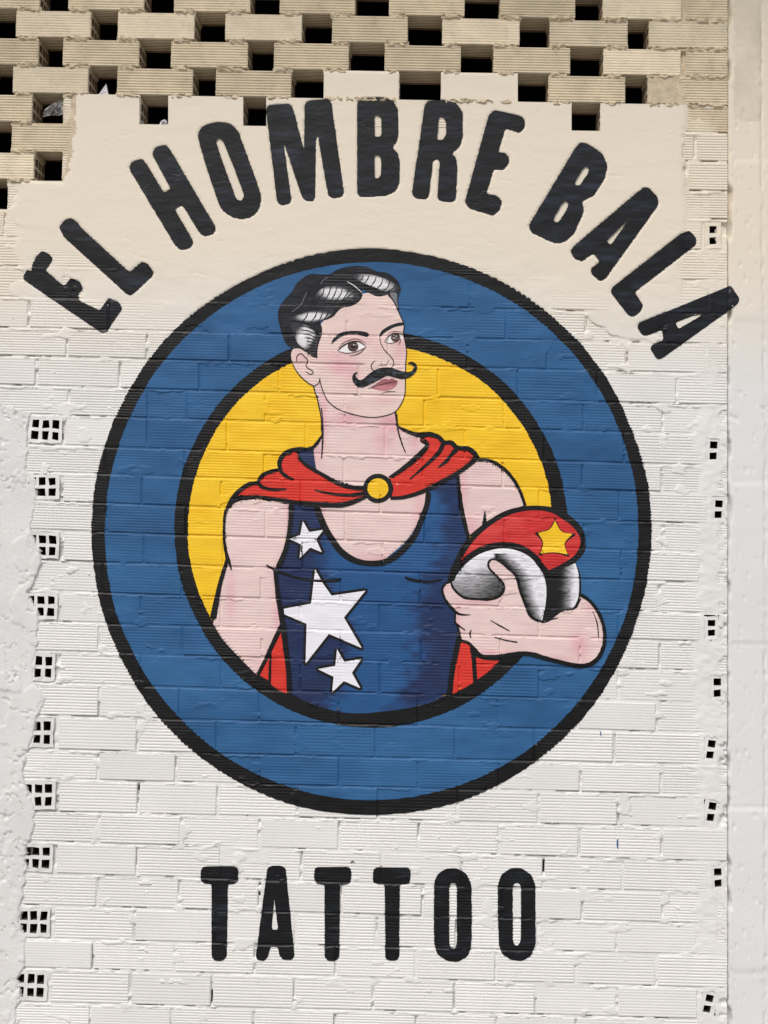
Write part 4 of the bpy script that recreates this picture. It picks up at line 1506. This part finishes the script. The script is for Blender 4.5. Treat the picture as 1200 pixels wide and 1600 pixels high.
line(FC, ((580, 380), (590, 480), (605, 580), (625, 680), (645, 752)), [18, 20, 22, 22, 20], B3)
line(FC, ((690, 296), (760, 296), (830, 328), (890, 385), (940, 462), (978, 565)), [18, 14, 15, 16, 16, 16], B3)
line(FC, ((741, 592), (740, 640), (736, 680)), [5, 16, 26], B3)
line(FE, ((592, 500), (572, 600), (548, 715), (532, 862)), [30, 28, 28, 30], B3)
line(FE, ((662, 560), (676, 640), (682, 720), (688, 790)), [22, 22, 20, 20], B3)
line(FD, ((435, 160), (500, 196), (600, 230), (700, 250), (780, 254), (872, 248)), [8, 16, 11, 12, 14, 16], B3)
line(FE, ((272, 157), (310, 172), (380, 182), (440, 181), (492, 168)), [12, 16, 14, 13, 5], B3)
# cape
line(FB, ((138, 575), (165, 520), (210, 470), (262, 437), (312, 428)), [26, 26, 24, 22, 18], B3)
line(FB, ((308, 430), (335, 388), (390, 362), (445, 352)), [16, 20, 20, 14], B3)
line(FB, ((443, 358), (438, 310), (458, 268), (505, 240), (560, 230), (612, 232), (645, 212), (690, 150)), [20, 24, 24, 22, 18, 16, 16, 12], B3)
line(FB, ((440, 355), (470, 386), (522, 412)), [18, 20, 10], B3)
line(FB, ((308, 428), (340, 455), (400, 468), (478, 466)), [18, 18, 15, 8], B3)
line(FB, ((642, 471), (720, 490), (800, 500), (870, 500), (950, 486)), [6, 13, 15, 18, 24], B3)
line(FB, ((545, 280), (600, 330), (690, 383), (790, 437), (870, 457), (940, 460)), [16, 18, 18, 20, 22, 24], B3)
line(FB, ((150, 540), (190, 519), (250, 512), (340, 514), (450, 532), (560, 547), (690, 558), (800, 560), (870, 544), (950, 508)), [24, 18, 16, 18, 20, 24, 26, 26, 22, 18], B3)
line(FC, ((225, 95), (290, 130), (350, 147), (420, 146), (470, 162), (502, 192), (545, 195), (577, 222), (640, 230), (680, 257), (704, 292)), [12, 18, 22, 26, 26, 24, 24, 24, 24, 26, 22], B3)
line(FC, ((694, 286), (620, 345), (540, 395), (450, 445), (350, 490), (260, 515), (185, 519)), [24, 22, 22, 24, 22, 20, 18], B3)
line(FC, ((380, 172), (404, 205), (378, 245), (300, 317), (190, 397)), [14, 28, 30, 24, 18], B3)
line(FC, ((500, 195), (470, 252), (400, 322), (300, 408)), [24, 20, 15, 7], B3)
line(FC, ((578, 228), (540, 270), (512, 305), (467, 340)), [26, 18, 18, 7], B3)
# neck
line(FB, ((683, -10), (690, 60), (692, 150), (684, 287)), [5, 6, 8, 6], B3)
line(FC, ((216, 10), (222, 60), (234, 130), (255, 200), (276, 252)), [5, 7, 8, 8, 5], B3)
# helmet and hand
line(FG, ((108, 590), (130, 530), (175, 468), (260, 402), (360, 357), (470, 347), (570, 366), (660, 425), (715, 495), (752, 535)), [36, 30, 26, 28, 28, 30, 32, 34, 36, 30], G3, 5.2)
line(FG, ((355, 470), (364, 506), (406, 552), (448, 597), (461, 640), (434, 688), (380, 711), (290, 713), (190, 700), (122, 642), (104, 598)), [8, 12, 13, 14, 14, 14, 14, 13, 12, 12, 10], G3, 5.8)
line(FG, ((355, 476), (375, 447), (405, 446), (442, 468), (502, 518), (543, 560), (570, 660), (602, 742), (642, 830), (720, 867), (748, 862)), [9, 12, 12, 14, 18, 18, 16, 18, 18, 14, 8], G3, 5.8)
line(FG, ((745, 864), (780, 846), (826, 838)), [8, 9, 4], G3, 5.8)
line(FG, ((735, 864), (790, 830), (860, 786), (932, 774), (965, 720), (974, 680)), [10, 8, 8, 10, 12, 14], G3, 5.7)
line(FG, ((104, 598), (72, 607), (48, 645), (58, 695), (90, 745), (140, 800), (180, 816), (238, 817)), [12, 14, 14, 14, 15, 15, 12, 5], G3, 5.8)
line(FG, ((136, 795), (134, 870), (158, 890), (202, 922)), [8, 12, 12, 6], G3, 5.8)
line(FG, ((150, 880), (162, 930), (172, 984), (222, 1004), (264, 1044), (310, 1090), (400, 1095), (500, 1084), (560, 1076), (640, 1080), (740, 1108), (850, 1136), (950, 1158), (1035, 1148), (1095, 1098), (1130, 1015), (1133, 930), (1112, 845), (1070, 765), (1020, 712), (970, 680)), [8, 12, 18, 16, 20, 20, 24, 26, 28, 26, 24, 26, 28, 26, 24, 22, 20, 20, 20, 20, 22], G3, 5.8)
line(FG, ((368, 853), (430, 888), (499, 926)), [5, 9, 6], G3, 5.8)
line(FG, ((396, 966), (460, 985), (552, 1001)), [5, 9, 6], G3, 5.8)
line(FG, ((241, 916), (233, 945), (239, 974)), [5, 10, 5], G3, 5.8)
line(FG, ((1054, 793), (1083, 870), (1094, 974)), [4, 8, 5], G3, 5.8)
o = part('outline', capebk + UNDER + ol, M_black, emblem)
o['kind'] = 'stuff'

# ------------------------------------------------------------------ lettering
PAINTED = [oo]


def letters(name, label, lst):
    t = thing(name, label, 'lettering')
    for ch, loops, mode in lst:
        lp = [R3(straight(l, mode) if mode else spline(l), 0.5) for l in loops]
        PAINTED.append(lp[0])
        part('letter', [fill(lp, 0.3, letter_c)], M_black, t, 'black painted capital letter ' + ch)


arch = [
    ('E', [LT((108, 243), (128, 212), (148, 222), (150, 190), (172, 150), (198, 126), (232, 140), (250, 165), (238, 185), (213, 217), (300, 290), (330, 253), (375, 270), (390, 302), (364, 332), (370, 358), (468, 405), (510, 346), (560, 368), (574, 398), (497, 508), (478, 512), (110, 262))], 3.2),
    ('L', [LT((278, 15), (305, -18), (335, -28), (370, -2), (378, 14), (608, 226), (662, 178), (692, 184), (722, 225), (712, 245), (620, 332), (600, 334), (300, 62))], 3.2),
    ('H', [LP((604, 790), (618, 758), (668, 744), (690, 772), (770, 905), (800, 885), (712, 722), (730, 688), (780, 680), (800, 704), (1014, 1068), (1002, 1098), (958, 1110), (936, 1092), (855, 962), (819, 980), (908, 1132), (895, 1162), (848, 1174), (822, 1152))], 4),
    ('O', [L2A((619, 430), (628, 402), (655, 387), (685, 382), (720, 388), (745, 412), (756, 440), (812, 598), (815, 632), (800, 666), (765, 684), (725, 678), (694, 655), (678, 622)), L2A((675, 442), (684, 433), (694, 437), (702, 450), (758, 595), (762, 616), (752, 628), (738, 620), (730, 600))], 0),
    ('M', [LQ((46, 514), (58, 494), (155, 486), (172, 500), (225, 700), (227, 490), (242, 474), (336, 464), (354, 482), (413, 902), (405, 922), (362, 931), (338, 918), (290, 640), (283, 645), (276, 932), (265, 945), (232, 941), (215, 922), (130, 670), (166, 935), (156, 956), (118, 963), (98, 944))], 3),
    ('B', [LQ((474, 486), (488, 460), (585, 455), (640, 470), (666, 515), (668, 625), (660, 665), (638, 690), (665, 720), (675, 760), (672, 860), (655, 896), (610, 918), (490, 924), (474, 910)), LQ((555, 540), (578, 543), (588, 558), (588, 634), (578, 642), (556, 642)), LQ((555, 726), (578, 727), (587, 744), (586, 820), (576, 836), (556, 838))], 3.6),
    ('R', [LQ((790, 495), (804, 474), (888, 469), (940, 484), (969, 528), (970, 635), (955, 690), (917, 720), (938, 740), (944, 780), (938, 932), (920, 949), (862, 944), (849, 926), (861, 760), (854, 745), (830, 752), (811, 920), (796, 936), (744, 930), (730, 908)), LQ((857, 548), (880, 550), (893, 578), (890, 635), (878, 656), (847, 658))], 3.6),
    ('E', [L2B((326, 362), (344, 344), (428, 363), (442, 378), (438, 402), (424, 416), (379, 402), (357, 476), (378, 478), (392, 492), (389, 514), (372, 532), (344, 528), (320, 606), (355, 612), (370, 630), (361, 658), (340, 674), (266, 652), (252, 632))], 4),
    ('B', [LR((296, 694), (322, 665), (362, 678), (425, 722), (448, 778), (435, 835), (385, 918), (328, 942), (338, 990), (290, 1098), (245, 1136), (198, 1140), (88, 1090), (78, 1056)), LR((332, 788), (350, 779), (362, 792), (356, 814), (315, 875), (288, 864)), LR((232, 956), (250, 940), (266, 952), (260, 978), (216, 1046), (188, 1034))], 5),
    ('A', [LR((588, 900), (620, 875), (648, 886), (684, 926), (688, 958), (440, 1304), (415, 1320), (376, 1290), (366, 1262), (411, 1228), (384, 1189), (352, 1206), (330, 1227), (296, 1216), (272, 1182), (286, 1156)), LR((553, 1021), (470, 1140), (460, 1147), (438, 1131))], 4),
    ('L', [LS_((790, 46), (832, 30), (866, 68), (862, 98), (574, 320), (615, 380), (605, 408), (572, 434), (548, 432), (462, 322), (468, 298))], 4),
    ('A', [LS_((1024, 288), (1066, 352), (1058, 376), (702, 632), (678, 636), (648, 586), (656, 566), (712, 540), (702, 495), (640, 521), (612, 522), (586, 486), (594, 463), (985, 305)), LS_((765, 462), (880, 419), (890, 427), (779, 493))], 4),
]
letters('arched_lettering', 'arched line of black painted capital letters above the round emblem', arch)
low = [
    ('T', [LV((626, 418), (638, 407), (736, 407), (745, 418), (744, 450), (734, 463), (713, 463), (709, 690), (696, 703), (670, 702), (661, 690), (661, 463), (636, 461), (627, 450))], 3.2),
    ('A', [LV((835, 412), (850, 405), (880, 405), (893, 414), (921, 688), (912, 700), (885, 699), (874, 688), (868, 660), (847, 657), (838, 690), (826, 703), (804, 700), (799, 688)), LV((857, 505), (869, 605), (849, 605))], 3.2),
    ('T', [LV((982, 416), (990, 409), (1090, 409), (1099, 420), (1096, 455), (1087, 463), (1063, 465), (1061, 690), (1050, 703), (1025, 703), (1014, 690), (1014, 465), (990, 461), (981, 450))], 3.2),
    ('T', [LY((549, 628), (560, 616), (715, 616), (726, 632), (722, 684), (710, 696), (675, 696), (672, 1036), (660, 1053), (620, 1053), (605, 1040), (602, 696), (560, 694), (547, 680))], 3.2),
    ('O', [LY((834, 690), (848, 650), (888, 622), (940, 619), (985, 643), (1010, 690), (1013, 850), (1010, 990), (990, 1036), (940, 1061), (888, 1051), (848, 1022), (833, 970), (833, 830)), LY((905, 705), (914, 690), (934, 690), (942, 705), (942, 975), (934, 996), (914, 996), (905, 975))], 5),
    ('O', [LW((355, 465), (366, 432), (396, 412), (430, 412), (461, 433), (473, 462), (474, 650), (460, 687), (430, 704), (398, 700), (368, 681), (358, 650), (355, 560)), LW((402, 470), (408, 460), (421, 459), (428, 470), (428, 640), (420, 655), (408, 653), (402, 640))], 5),
]
letters('straight_lettering', 'straight row of black painted capital letters below the round emblem', low)

# ------------------------------------------------------------------ small things
mk = part('paint_mark', [stroke([(965, 1311), (964.6, 1319), (965.2, 1326)], [2.0, 2.4, 1.8], .3, (38, 88, 140), rough=.2)], M_paint, wall, 'small blue upright paint tick')
mk = part('paint_mark', [stroke([(938, 1142), (939, 1150)], [1.4, 1.6], .3, (38, 88, 140), rough=.2)], M_paint, wall, 'tiny blue paint dash by the ring')
mk = part('paint_mark', [stroke([(547, 1349), (550, 1346.5), (554.5, 1347.5)], [1.2, 2.2, 1.0], .3, (40, 38, 38), rough=.2)], M_paint, wall, 'small black paint fleck above the straight lettering')


def sheet_thing(name, label, cat, outline, depth, m, crumple=0.006, n=9):
    """a thin crumpled piece of film or paper standing in an opening"""
    P = np.array(outline, float)
    c = P.mean(0)
    V, F = [], []
    m_ = len(P)
    rings = 4
    for r in range(rings):
        f = (r + 1) / rings
        for i in range(m_):
            q = c + (P[i] - c) * f
            d = depth + crumple * (random.random() - 0.5) * 2
            wx, wz = wall_xz(q[0], q[1], d)
            V.append((float(wx), d, float(wz)))
    wx, wz = wall_xz(c[0], c[1], depth)
    V.append((float(wx), depth, float(wz)))
    for i in range(m_):
        F.append((len(V) - 1, i, (i + 1) % m_))
        for r in range(rings - 1):
            a, b = r * m_ + i, r * m_ + (i + 1) % m_
            F.append((a, a + m_, b + m_, b))
    o = link_mesh(name, V, F, m, None)
    so = o.modifiers.new('thickness', 'SOLIDIFY')
    so.thickness = 0.0006
    o['label'] = label
    o['category'] = cat
    return o


def dens(pts, step=5):
    out = []
    for i in range(len(pts)):
        a, b = np.array(pts[i], float), np.array(pts[(i + 1) % len(pts)], float)
        k = max(1, int(np.linalg.norm(b - a) / step))
        out += [tuple(a + (b - a) * j / k) for j in range(k)]
    return out


sheet_thing('paper_scrap', 'pointed white paper scrap standing up in an opening of the brick screen', 'paper', dens([(151, 152), (166, 131), (170.5, 152)]), 0.035, M_paper, 0.002)
sheet_thing('plastic_bag', 'crumpled clear plastic bag stuffed into an opening at the left of the screen', 'plastic bag', dens([(67, 183), (69, 172), (80, 163), (92, 157), (99, 156), (99, 178), (92, 181), (80, 180)], 4), 0.02, M_plastic, 0.014)
sheet_thing('paper_scrap', 'small crumpled white paper bit in the opening above the letter H', 'paper', dens([(249, 195), (252, 189), (257, 186), (261, 189), (262, 195)], 3), 0.02, M_paper, 0.006)
sheet_thing('paper_scrap', 'tiny grey paper bit in the corner below a painted brick end', 'paper', dens([(214, 195), (219, 187), (225, 191), (224, 195)], 3), 0.03, M_paper, 0.004)

# the mortar stays just behind the paint that covers it
for o, pxy in SHEETS:
    m = np.zeros(len(pxy), bool)
    for l in PAINTED:
        bb = (pxy[:, 0] > l[:, 0].min()) & (pxy[:, 0] < l[:, 0].max()) & (pxy[:, 1] > l[:, 1].min()) & (pxy[:, 1] < l[:, 1].max())
        idx = np.nonzero(bb & ~m)[0]
        if len(idx):
            m[idx] = inside(pxy[idx, 0], pxy[idx, 1], l[::3])
    co = np.empty(len(pxy) * 3, np.float32)
    o.data.vertices.foreach_get('co', co)
    co = co.reshape(-1, 3)
    co[m, 1] += 0.0040
    o.data.vertices.foreach_set('co', co.ravel())
    o.data.update()
